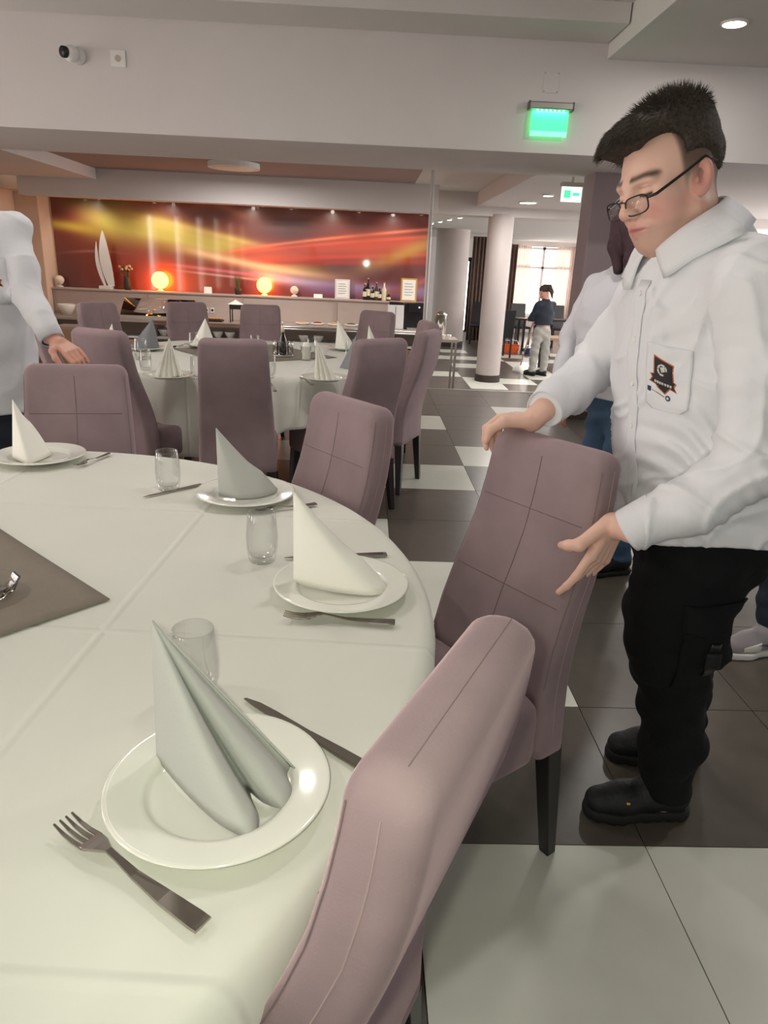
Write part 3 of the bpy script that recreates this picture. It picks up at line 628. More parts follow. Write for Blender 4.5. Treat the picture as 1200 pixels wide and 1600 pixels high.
along(fork_me, 'fork', (172, 710), (126, 728), 'fork right of the plate at the left edge', 'fork', GF)
# candle in a glass dish at the left edge
q = onz(-14, 925, ZT+0.01); cd = thing('candle_holder', 'cut-glass candle dish with cream candle at the left edge', 'candle holder', (q[0]-0.01, q[1], ZT+0.0035))
MB().lathe([(0.001, 0.0), (0.04, 0.0), (0.055, 0.012), (0.062, 0.026), (0.058, 0.026), (0.05, 0.014), (0.036, 0.006), (0.001, 0.006)], 12).build('dish', 'glass', cd)
MB().lathe([(0.022, 0.0065), (0.022, 0.075), (0.018, 0.078), (0.001, 0.076)], 20).build('candle', 'candle', cd, True); MB().tube([(0, 0, 0.076), (0.001, 0, 0.088)], 0.001, 6).build('wick', 'black_plastic', cd)

# far table setting
def set2(px, py, m, apex_h, side, lab, pleats=4, wid=0.075, pl=True):
    q = onz(px, py, ZT+0.008)
    if pl: put('dinner_plate', plate_me, (q[0], q[1], ZT+0.0008), 'white plate under the '+lab, 'plate', GP)
    n = 8*pleats; V = [(0, 0, apex_h)]; F = []
    for i in range(n+1):
        t = i/n; x = -wid+2*wid*t; y = 0.014*math.cos(2*math.pi*pleats*t)-0.03*math.sin(math.pi*t)
        V.append((x, y, 0))
    V[0] = (side*wid*0.9, 0.0, apex_h)
    k0 = len(V)
    for lv in (0.33, 0.66):
        for i in range(n+1): V.append(tuple(np.array(V[0])*(1-lv)+np.array(V[1+i])*lv))
    r1, r2 = k0, k0+n+1
    for i in range(n):
        F += [(0, r1+i, r1+i+1), (r1+i, r2+i, r2+i+1, r1+i+1), (r2+i, 1+i, 2+i, r2+i+1)]
    o = obj('napkin', V, F, m, None, False); o.location = (q[0], q[1], ZPL+0.001 if pl else ZT+0.001); md = o.modifiers.new('s', 'SOLIDIFY'); md.thickness = 0.002; md.offset = 0
    d = math.atan2(q[1], q[0])-math.pi/2; o.rotation_euler = (0, 0, d)
    tag(o, lab, 'napkin', GN)
set2(264, 588, 'paper_white', 0.205, 0.2, 'pleated white napkin at the front left of the far table', 5)
set2(508, 592, 'paper_white', 0.215, -0.95, 'white fan napkin at the front right of the far table', 4, 0.06)
set2(318, 541, 'paper_white', 0.20, 0.25, 'white napkin at the back of the far table between two chairs', 1, 0.09)
set2(226, 545, 'paper_slate', 0.20, 0.7, 'slate grey napkin at the back left of the far table', 1, 0.10)
set2(540, 545, 'paper_white', 0.21, -0.9, 'white triangular napkin at the back right of the far table', 1, 0.08)
set2(584, 556, 'paper_white', 0.21, -0.8, 'white napkin tip between the two right chairs of the far table', 1, 0.06)
set2(168, 556, 'paper_white', 0.20, 0.8, 'white napkin tip above the left chair of the far table', 1, 0.06)
set2(548, 574, 'paper_slate', 0.21, 0.5, 'slate napkin half hidden by the right chair of the far table', 1, 0.07, False)
for px, py, lab, s in [(228, 578, 'water glass nearest the left chair of the far table', 1.0), (221, 562, 'tall water glass behind another at the left of the far table', 1.15), (303, 545, 'water glass before the white napkin at the back of the far table', 1.0), (398, 549, 'water glass just above the middle chair of the far table', 1.0), (309, 592, 'water glass left of the middle chair of the far table', 1.1), (486, 553, 'clear glass right of the oil bottle stand', 1.0), (547, 556, 'water glass before the back right napkin of the far table', 1.0), (421, 590, 'water glass right of the middle chair of the far table', 1.1)]:
    tumbler(px, py, lab, s)
along(fork_me, 'fork', (302, 583), (268, 594), 'fork right of the pleated napkin on the far table', 'fork', GF); along(fork_me, 'fork', (488, 603), (460, 586), 'fork left of the white fan napkin on the far table', 'fork', GF)
along(knife_me, 'knife', (430, 612), (424, 597), 'knife beside the middle chair of the far table', 'knife', GK, L=0.222); along(knife_me, 'knife', (556, 597), (545, 590), 'knife right of the white fan napkin on the far table', 'knife', GK, L=0.222)
along(fork_me, 'fork', (287, 540), (265, 546), 'fork on the back left of the far table', 'fork', GF)
# cruet stand
q = onz(442, 556, ZT+0.004); cs = thing('cruet_stand', 'chrome cruet stand with dark bottle on the far table', 'cruet', (q[0], q[1], ZT+0.0035))
MB().lathe([(0.07, 0), (0.075, 0.006), (0.07, 0.012), (0.001, 0.012)], 24).build('tray', 'chrome', cs, True)
MB().lathe([(0.024, 0.0125), (0.026, 0.03), (0.026, 0.11), (0.012, 0.15), (0.011, 0.185), (0.001, 0.186)], 20).build('bottle', 'bottle_dark', cs, True)
MB().lathe([(0.0125, 0.16), (0.0125, 0.195), (0.001, 0.196)], 16).build('bottle_neck_label', 'label_cream', cs, True); MB().lathe([(0.004, 0.196), (0.003, 0.235), (0.001, 0.236)], 10).build('pourer', 'chrome', cs, True)
for sx in (-1, 1):
    b = MB().lathe([(0.02, 0.0125), (0.021, 0.085), (0.018, 0.095), (0.001, 0.098)], 16, (sx*0.05, 0.01, 0)); b.build('shaker', 'chrome', cs, True)
q = onz(478, 563, ZT); nh = thing('napkin_holder', 'small white paper napkin bundle in a glass on the far table', 'napkin holder', (q[0], q[1], ZT+0.003))
MB().lathe([(0.001, 0), (0.033, 0), (0.036, 0.09), (0.034, 0.09), (0.031, 0.004), (0.001, 0.004)], 24).build('cup', 'glassware', nh, True); MB().lathe([(0.026, 0.006), (0.029, 0.085), (0.02, 0.115), (0.001, 0.10)], 7).build('paper_roll', 'paper_white', nh)
q = onz(300, 572, ZT); pc = thing('pepper_mill', 'squat wooden pepper mill on the left of the far table', 'mill', (q[0]+0.06, q[1]+0.1, ZT+0.003)); MB().lathe([(0.024, 0), (0.02, 0.03), (0.022, 0.05), (0.001, 0.052)], 16).build('body', 'wood_light', pc, True); MB().lathe([(0.018, 0.052), (0.021, 0.065), (0.01, 0.08), (0.001, 0.082)], 16).build('knob', 'wood_light', pc, True)
# ------------------------------------------------------------------ buffet
BY = 11.15
units = [(-5.0, -3.3, 'left'), (-3.3, -1.6, 'second'), (-1.6, 0.1, 'third'), (0.1, 1.0, 'right')]
ul = ['buffet cabinet unit at the left end with wooden drawer front', 'open buffet cabinet under the glass display', 'open buffet cabinet with stacked white bowls, in the middle', 'buffet cabinet at the right end under the coffee machine']
for (a, b, s), lab in zip(units, ul):
    t = thing('buffet_cabinet', lab, 'cabinet', ((a+b)/2, BY, LOW), 0, 'buffet cabinet units'); h = (b-a)/2
    MB().box(-h, -h+0.03, 0, 0.6, 0.0, 0.80).build('side_panel', 'counter_panel', t); MB().box(h-0.03, h, 0, 0.6, 0.0, 0.80).build('side_panel', 'counter_panel', t)
    MB().box(-h+0.03, h-0.03, 0.56, 0.6, 0.0, 0.80).build('back_panel', 'counter_panel', t); MB().box(-h+0.03, h-0.03, 0.02, 0.56, 0.06, 0.09).build('shelf', 'counter_panel', t)
    MB().box(-h+0.03, h-0.03, 0.0, 0.56, 0.56, 0.585).build('shelf', 'white_plastic', t); MB().box(-0.02, 0.02, 0.01, 0.56, 0.09, 0.56).build('divider', 'counter_panel', t)
    if s in ('left', 'right'):
        d = MB().box(-h+0.03, h-0.03, -0.015, 0.005, 0.10, 0.54).build('door', 'wood_light', t, bevel=0.004); MB().box(-0.08, 0.08, -0.035, -0.015, 0.48, 0.495).build('handle', 'aluminium', d)
wt = MB().box(-5.0, 1.0, BY-0.04, 11.76, LOW+0.80, LOW+0.84).build('worktop', 'counter_top', None, bevel=0.005); tag(wt, 'long taupe buffet worktop below the mural ledge', 'worktop')
ORD = ['first', 'second', 'third', 'fourth', 'fifth', 'sixth', 'seventh']
lg = thing('display_ledge', 'long pale back panel with ledge carrying lamps and bottles under the mural', 'shelf', (-2.0, 11.76, LOW))
MB().box(-3.0, 2.98, 0.005, 0.03, 0.0, 1.21).build('back_panel', 'counter_panel', lg); MB().box(-3.0, 3.0, -0.03, 0.22, 1.21, 1.235).build('ledge', 'counter_panel', lg, bevel=0.004)
for x in (-2.98, -1.5, 0.0, 1.5, 2.9): MB().box(x, x+0.03, -0.01, 0.0, 0.84, 1.21).build('panel_joint', 'counter_top', lg)
tr = thing('tray_rail', 'long metal tray rail along the front of the buffet', 'rail', (-2.0, BY-0.2, LOW))
for z in (0.84, 0.80): MB().tube([(-1.2, -0.04 if z > 0.82 else 0.05, z), (3.0, -0.04 if z > 0.82 else 0.05, z)], 0.018, 10).build('bar', 'aluminium', tr, True)
for x in (-1.0, 0.4, 1.7, 2.9): MB().box(x-0.012, x+0.012, -0.05, 0.13, 0.765, 0.79).build('bracket', 'aluminium', tr)
for x in (-1.0, 2.9): MB().box(x-0.015, x+0.015, 0.10, 0.13, 0.0, 0.79).build('post', 'aluminium', tr)
# sneeze guard display
a, b = ony(188, 480, BY+0.05), ony(300, 480, BY+0.05)
sg = thing('glass_display', 'curved glass display cover over white tubs on the buffet', 'display case', ((a[0]+b[0])/2, BY, LOW+0.84)); h = (b[0]-a[0])/2
MB().box(-h, h, 0.0, 0.5, 0.0, 0.06).build('base', 'aluminium', sg, bevel=0.004)
gr = [[(x, 0.02+0.28*math.sin(t), 0.06+0.24*math.sin(t*1.0)**0.8 if t > 0 else 0.06) for x in (-h, h)] for t in np.linspace(0.0, 1.57, 12)]
go = obj('glass_cover', [p for r in gr for p in r], [(2*i, 2*i+1, 2*i+3, 2*i+2) for i in range(11)], 'glass', sg, True); md = go.modifiers.new('s', 'SOLIDIFY'); md.thickness = 0.004
for s in (-1, 1): MB().box(s*h-0.005, s*h+0.005, 0.28, 0.3, 0.06, 0.3).build('post', 'chrome', sg)
def bowl(name, X, Y, Z, r, h, label, group=None, m='china'):
    t = put(name, lathe_mesh(name, [(0.001, 0.004), (r*0.45, 0.0), (r*0.5, 0.004), (r*0.85, h*0.6), (r, h), (r*0.97, h+0.002), (r*0.8, h*0.6), (r*0.4, 0.012), (0.001, 0.01)], m, 24), (X, Y, Z), label, 'bowl', group); return t
for i in range(5):
    x = a[0]+(b[0]-a[0])*(i+0.5)/5; t = thing('food_tub', ORD[i]+' white food tub from the left under the glass display', 'tub', (x, BY+0.17, LOW+0.905), 0, 'tubs in the display')
    MB().loft([[(p, q, z) for p, q in rrect(0.08*s, 0.07*s, 0.02, 4)] for z, s in ((0, 0.8), (0.07, 1.0), (0.075, 1.02), (0.072, 0.94), (0.01, 0.75))]).build('tub', 'china', t, False)
# lamps on the ledge
LZ = LOW+1.2355
def globe(px, py, r, on, label):
    q = ony(px, py, 11.83); t = thing('globe_lamp', label, 'lamp', (q[0], 11.83, LZ))
    MB().lathe([(0.05, 0), (0.05, 0.02), (0.025, 0.03), (0.02, 0.045), (0.001, 0.045)], 20).build('base', 'white_plastic', t, True)
    MB().sphere((0, 0, 0.04+r), r, 28, 18).build('globe', 'lamp_on' if on else 'lamp_off', t, True)
globe(250, 437, 0.13, True, 'glowing orange globe lamp on the ledge, left one of the two lit'); globe(413, 445, 0.12, True, 'glowing orange globe lamp on the ledge, right one of the two lit')
globe(93, 437, 0.07, False, 'unlit cream globe lamp at the left end of the ledge'); globe(460, 453, 0.065, False, 'unlit cream globe lamp right of the lit lamps on the ledge')
# sail sculpture
q = ony(166, 445, 11.82); ss = thing('sail_sculpture', 'white sail sculpture on the ledge, its reflection built as a second sail', 'sculpture', (q[0], 11.82, LZ))
MB().box(-0.1, 0.1, -0.06, 0.06, 0, 0.05).build('base', 'white_plastic', ss, bevel=0.005)
def sail(x0, w, h, lean):
    V = []; n = 16
    for i in range(n+1):
        t = i/n; z = 0.05+h*t; wd = w*math.sin(math.pi*(0.16+0.84*t))**0.8 if t < 1 else 0.002; x = x0+lean*t-0.10*math.sin(math.pi*t)*0.5
        V.append([(x-wd*0.35, -0.008, z), (x+wd*0.65, -0.008, z), (x+wd*0.65, 0.008, z), (x-wd*0.35, 0.008, z)])
    MB().loft(V).build('sail', 'white_plastic', ss, False)
sail(0.07, 0.17, 0.83, -0.06); sail(-0.02, 0.06, 0.66, -0.08)  # the smaller sail stands in for the reflection of the first
# vase of dried flowers
q = ony(199, 443, 11.84); fv = thing('flower_vase', 'glass vase of dried brown flowers beside the sail sculpture', 'vase', (q[0], 11.84, LZ))
MB().lathe([(0.001, 0), (0.05, 0), (0.06, 0.08), (0.045, 0.16), (0.05, 0.2), (0.045, 0.2), (0.04, 0.16), (0.05, 0.08), (0.04, 0.01), (0.001, 0.01)], 20).build('vase', 'pot_dark', fv, True)
for i in range(14):
    a_ = i*2.4; r_ = 0.03+0.09*((i*7) % 10)/10; e = (r_*math.cos(a_), 0.5*r_*math.sin(a_), 0.30+0.012*(i % 6)); MB().tube([(0, 0, 0.12), (e[0]*0.4, e[1]*0.4, 0.22), e], 0.004, 5).build('stem', 'leaf', fv); MB().sphere(e, 0.022, 8, 6).build('blossom', 'flower' if i % 3 else 'pot_dark', fv, True)
q = ony(372, 450, 11.82); pp = thing('potted_grass', 'small dark pot with upright leaves on the ledge left of the right lit lamp', 'plant', (q[0], 11.82, LZ)); MB().lathe([(0.05, 0), (0.06, 0.09), (0.055, 0.1), (0.001, 0.09)], 16).build('pot', 'pot_dark', pp, True)
for i in range(9): a_ = i*0.7; MB().tube([(0.02*math.cos(a_), 0.02*math.sin(a_), 0.09), (0.03*math.cos(a_), 0.03*math.sin(a_), 0.2), (0.07*math.cos(a_), 0.05*math.sin(a_), 0.26+0.01*i)], [0.008, 0.007, 0.001], 5).build('leaf', 'leaf', pp)
def card(px, py, w, h, label, Y=11.82):
    q = ony(px, py, Y); o = MB().add([(-w, 0.03, 0), (w, 0.03, 0), (w, 0, h), (-w, 0, h), (-w, -0.03, 0), (w, -0.03, 0)], [(0, 1, 2, 3), (3, 2, 5, 4), (0, 3, 4), (1, 5, 2), (0, 4, 5, 1)]).build('place_card', 'paper_white'); o.location = (q[0], Y, LZ); tag(o, label, 'card')
card(325, 453, 0.06, 0.10, 'small white tent card on the ledge between the lit lamps'); card(497, 462, 0.07, 0.06, 'low white tent card on the ledge left of the framed certificate')
def frame(px, py, w, h, m, label, z=None, Y=11.86):
    q = ony(px, py, Y); t = thing('certificate_frame', label, 'frame', (q[0], Y, LZ if z is None else z))
    MB().box(-w, w, 0.0, 0.02, 0, h).build('border', m, t, bevel=0.003); MB().box(-w+0.025, w-0.025, -0.004, 0.0, 0.025, h-0.025).build('sheet', 'paper_white', t)
    for i in range(5): MB().box(-w*0.55, w*0.55*(1 if i % 2 else 0.7), -0.006, -0.004, h*0.75-i*h*0.12, h*0.75-i*h*0.12+0.008).build('text_line', 'sneaker_grey', t)
frame(535, 450, 0.12, 0.30, 'white_plastic', 'white framed certificate on the ledge left of the bottles'); frame(639, 448, 0.13, 0.36, 'gold_frame', 'gold framed certificate on the ledge above the coffee machine')
bt = [(570, 0.26, 'bottle_dark'), (575, 0.34, 'bottle_dark'), (582, 0.22, 'bottle_dark'), (588, 0.28, 'pot_dark'), (593, 0.2, 'bottle_dark'), (600, 0.28, 'label_cream'), (607, 0.12, 'bottle_dark')]
bl = ['dark bottle at the left of the row on the ledge', 'tallest dark bottle in the row on the ledge', 'short dark bottle in the middle of the row on the ledge', 'brown bottle right of the middle of the row on the ledge', 'squat dark bottle left of the cream one on the ledge', 'cream bottle in the row on the ledge', 'smallest dark jar at the right end of the row on the ledge']
for (x, h, m), lab in zip(bt, bl):
    q = ony(x, 462, 11.82); t = thing('bottle', lab, 'bottle', (q[0], 11.82, LZ), 0, 'bottles on the ledge')
    MB().lathe([(0.001, 0), (0.033, 0), (0.035, 0.01), (0.035, h*0.6), (0.013, h*0.78), (0.012, h*0.95), (0.001, h*0.95)], 16).build('body', m, t, True); MB().lathe([(0.014, h*0.94), (0.014, h), (0.001, h)], 12).build('cap', 'gold_frame', t, True); MB().lathe([(0.0355, h*0.2), (0.0355, h*0.5)], 16, caps=False).build('label', 'label_cream', t, True)
# coffee machine and neighbours on the worktop
WTZ = LOW+0.8405
q = ony(648, 497, 11.35); cm = thing('coffee_machine', 'black coffee machine at the right end of the buffet', 'coffee machine', (q[0], 11.35, WTZ))
MB().box(-0.16, 0.16, 0, 0.34, 0, 0.40).build('body', 'black_plastic', cm, bevel=0.012); MB().box(-0.10, 0.10, -0.05, 0.0, 0.26, 0.38).build('control_panel', 'black_plastic', cm, bevel=0.006); MB().box(-0.12, 0.12, -0.09, 0.0, 0, 0.03).build('drip_tray', 'aluminium', cm)
MB().tube([(0.06, -0.051, 0.34), (0.06, -0.055, 0.34)], 0.012, 12).build('indicator', 'sign_white', cm)
q = ony(620, 492, 11.3); wb_ = thing('carton', 'white boxy dispenser left of the black coffee machine', 'dispenser', (q[0], 11.32, WTZ)); MB().box(-0.14, 0.11, 0, 0.24, 0, 0.36).build('body', 'white_plastic', wb_, bevel=0.005); MB().box(-0.02, -0.015, -0.003, 0, 0.02, 0.34).build('door_gap', 'dark_void', wb_); MB().box(-0.12, 0.10, 0.02, 0.22, 0.36, 0.40).build('lid', 'black_plastic', wb_, bevel=0.004)
q = ony(690, 480, 10.6); ud = thing('drink_urn', 'chrome drinks urn right of the slim post', 'urn', (q[0], 10.6, LOW)); MB().lathe([(0.09, 0.8), (0.09, 1.12), (0.095, 1.13), (0.09, 1.15), (0.02, 1.18), (0.001, 1.19)], 24).build('tank', 'chrome', ud, True); MB().box(-0.25, 0.25, -0.25, 0.25, 0.76, 0.8).build('stand_top', 'counter_top', ud); 
for sx in (-1, 1):
    for sy in (-1, 1): MB().box(sx*0.22-0.015, sx*0.22+0.015, sy*0.22-0.015, sy*0.22+0.015, 0, 0.76).build('leg', 'aluminium', ud)
MB().tube([(0, -0.09, 0.86), (0, -0.13, 0.86), (0, -0.13, 0.84)], 0.01, 8).build('tap', 'chrome', ud)
for i in range(6): bowl('cup', q[0]-0.2+0.08*(i % 5), 10.6-0.16-0.05*(i//5), LOW+0.8005, 0.035, 0.06, ORD[i]+' small white cup from the left on the urn stand', 'cups by the urn')
# bowls and trays
bowl('serving_bowl', ony(113, 470, 11.45)[0]-0.12, 11.5, WTZ, 0.14, 0.16, 'deep white bowl at the left end of the buffet'); bowl('serving_bowl', ony(125, 478, 11.3)[0]+0.12, 11.28, WTZ, 0.17, 0.07, 'shallow white bowl before the deep one at the left end of the buffet')
for i, (x, y) in enumerate([(255, 510), (330, 507), (340, 507), (350, 507), (474, 507), (492, 507)]):
    q = ony(x, y, BY+0.25); bowl('bowl', q[0]+[0, -0.09, 0, 0.09, 0, 0.06][i], BY+0.25, LOW+0.586, 0.085, 0.1, ORD[i]+' white bowl from the left on the cabinet shelves beneath the worktop', 'bowls under the worktop')
q = ony(337, 490, BY+0.15); ft = thing('food_tray', 'flat wooden tray of pastries behind the white far-side napkin', 'tray', (q[0]-0.06, BY+0.2, WTZ)); MB().box(-0.16, 0.16, -0.1, 0.1, 0, 0.03).build('tray', 'black_plastic', ft, bevel=0.005)
for i in range(6): MB().sphere((-0.125+0.05*i, 0, 0.045), 0.03, 10, 6, (1, 1, 0.6)).build('pastry', 'bread', ft, True)
q = ony(376, 470, BY+0.2); ws = thing('warming_stand', 'black raised serving stand with white cloth on the buffet', 'stand', (q[0], BY+0.2, WTZ)); MB().box(-0.16, 0.16, -0.1, 0.1, 0.20, 0.27).build('tray', 'black_plastic', ws, bevel=0.006)
for sx in (-1, 1):
    for sy in (-1, 1): MB().box(sx*0.15-0.008, sx*0.15+0.008, sy*0.09-0.008, sy*0.09+0.008, 0, 0.2).build('leg', 'black_plastic', ws)
MB().lathe([(0.13, 0.272), (0.09, 0.29), (0.03, 0.32), (0.001, 0.34)], 7, (-0.08, 0, 0)).build('cloth', 'paper_white', ws)
for i, (x, m) in enumerate([(480, 'bread'), (500, 'food_red'), (522, 'bread'), (545, 'leaf'), (565, 'bread')]):
    q = ony(x+(i-2)*4, 493, BY+0.25); t = thing('serving_dish', ORD[i]+' serving dish with food from the left on the right half of the buffet', 'dish', (q[0], BY+0.3, WTZ), 0, 'dishes on the right half of the buffet'); MB().lathe([(0.001, 0.0), (0.08, 0.0), (0.12, 0.035), (0.115, 0.036), (0.075, 0.01), (0.001, 0.01)], 20).build('dish', 'china', t, True); MB().sphere((0, 0, 0.025), 0.08, 12, 6, (1, 1, 0.35)).build('food', m, t, True)
for i, x in enumerate((478, 487)):
    q = ony(x, 478, 11.7); ts = thing('twin_socket', ['left', 'right'][i]+' one of two dark sockets in the buffet back panel', 'socket', (q[0]-1.6, 11.755, LOW+0.98), 0, 'sockets in the buffet back panel'); MB().box(-0.03, 0.03, -0.008, 0, -0.04, 0.04).build('plate', 'white_plastic', ts, bevel=0.003); MB().tube([(0, -0.008, 0), (0, -0.011, 0)], 0.02, 12).build('insert', 'black_plastic', ts)
# left end: wooden crate stand
q = ony(113, 520, 10.6); wc = thing('bread_stand', 'wooden bread box with tray at the left end of the buffet', 'stand', (q[0], 10.7, LOW)); MB().box(-0.25, 0.25, -0.2, 0.2, 0.0, 0.72).build('body', 'wood_light', wc, bevel=0.01); MB().box(-0.22, 0.22, -0.17, 0.17, 0.72, 0.76).build('tray', 'counter_top', wc, bevel=0.005)

# ------------------------------------------------------------------ far room: dark chairs, tables, mop bucket
def far_chair():
    t = thing('black_chair', 'x', 'chair')
    MB().box(-0.2, 0.2, 0, 0.42, 0.42, 0.47).build('seat', 'navy', t, bevel=0.01); MB().loft([[(-0.2, -0.02, 0.42), (0.2, -0.02, 0.42), (0.2, 0.03, 0.42), (-0.2, 0.03, 0.42)], [(-0.2, -0.1, 1.0), (0.2, -0.1, 1.0), (0.2, -0.06, 1.0), (-0.2, -0.06, 1.0)]]).build('backrest', 'black_plastic', t, bevel=0.01)
    for sx in (-1, 1):
        for y in (0.0, 0.4): MB().box(sx*0.18-0.018, sx*0.18+0.018, y-0.018+0.01, y+0.018, 0, 0.42).build('leg', 'black_plastic', t)
    return t
fc = far_chair(); spots = [(2.95, 15.2, 10), (3.75, 15.1, -15), (4.6, 15.2, 10), (2.85, 18.1, 170), (3.85, 18.2, 190), (4.8, 18.1, 185), (4.45, 14.0, 200), (5.6, 16.2, 90)]
fl_ = ['black chair in the far room just right of the round column', 'black chair in the far room behind the mopping person', 'black chair in the far room right of the mopping person', 'black chair in the far room in the back row at the left', 'black chair in the far room in the back row, middle', 'black chair in the far room in the back row at the right', 'black chair in the far room nearest the man\'s sleeve', 'black chair in the far room turned sideways']
for i, ((x, y, a_), lab) in enumerate(zip(spots, fl_)):
    if i == 0: fc.location = (x, y, LOW); fc.rotation_euler = (0, 0, math.radians(a_)); fc['label'] = lab; fc['group'] = 'black chairs in the far room'
    else: dup(fc, (x, y, LOW), math.radians(a_), lab, 'black chairs in the far room')
for x, y, lab in [(3.3, 17.0, 'dark dining table in the far room at the left'), (4.6, 17.0, 'dark dining table in the far room at the right')]:
    t = thing('dining_table', lab, 'table', (x, y, LOW), 0, 'tables in the far room'); MB().box(-0.45, 0.45, -0.35, 0.35, 0.70, 0.74).build('tabletop', 'espresso', t)
    for sx in (-1, 1):
        for sy in (-1, 1): MB().box(sx*0.4-0.025, sx*0.4+0.025, sy*0.3-0.025, sy*0.3+0.025, 0, 0.7).build('leg', 'espresso', t)
t = thing('side_table', 'pale wooden low table right of the mopping person', 'table', (3.75, 13.6, LOW)); MB().box(-0.35, 0.35, -0.3, 0.3, 0.58, 0.62).build('tabletop', 'wood_light', t)
for sx in (-1, 1):
    for sy in (-1, 1): MB().box(sx*0.31-0.02, sx*0.31+0.02, sy*0.26-0.02, sy*0.26+0.02, 0, 0.58).build('leg', 'espresso', t)
q = onz(796, 550, LOW); mb = thing('mop_bucket', 'orange mop bucket on the far floor beside the round column', 'bucket', (q[0], q[1], LOW)); MB().loft([[(x, y, z) for x, y in rrect(0.2*s, 0.14*s, 0.04, 4)] for z, s in ((0, 0.85), (0.16, 1.0), (0.17, 1.05), (0.165, 0.93), (0.03, 0.78))]).build('tub', 'orange_plastic', mb); MB().tube([(-0.2, 0, 0.16), (-0.15, 0, 0.26), (0.15, 0, 0.26), (0.2, 0, 0.16)], 0.008, 6).build('handle', 'aluminium', mb)
q = onz(812, 553, LOW); mc = thing('mop_bucket', 'blue bucket beside the orange one', 'bucket', (q[0]+0.32, q[1]+0.12, LOW)); MB().loft([[(x, y, z) for x, y in rrect(0.22*s, 0.14*s, 0.04, 4)] for z, s in ((0, 0.85), (0.1, 1.0), (0.11, 1.05), (0.105, 0.93), (0.03, 0.78))]).build('tub', 'blue_plastic', mc); MB().tube([(-0.2, 0, 0.1), (-0.15, 0, 0.18), (0.15, 0, 0.18), (0.2, 0, 0.1)], 0.008, 6).build('handle', 'aluminium', mc)
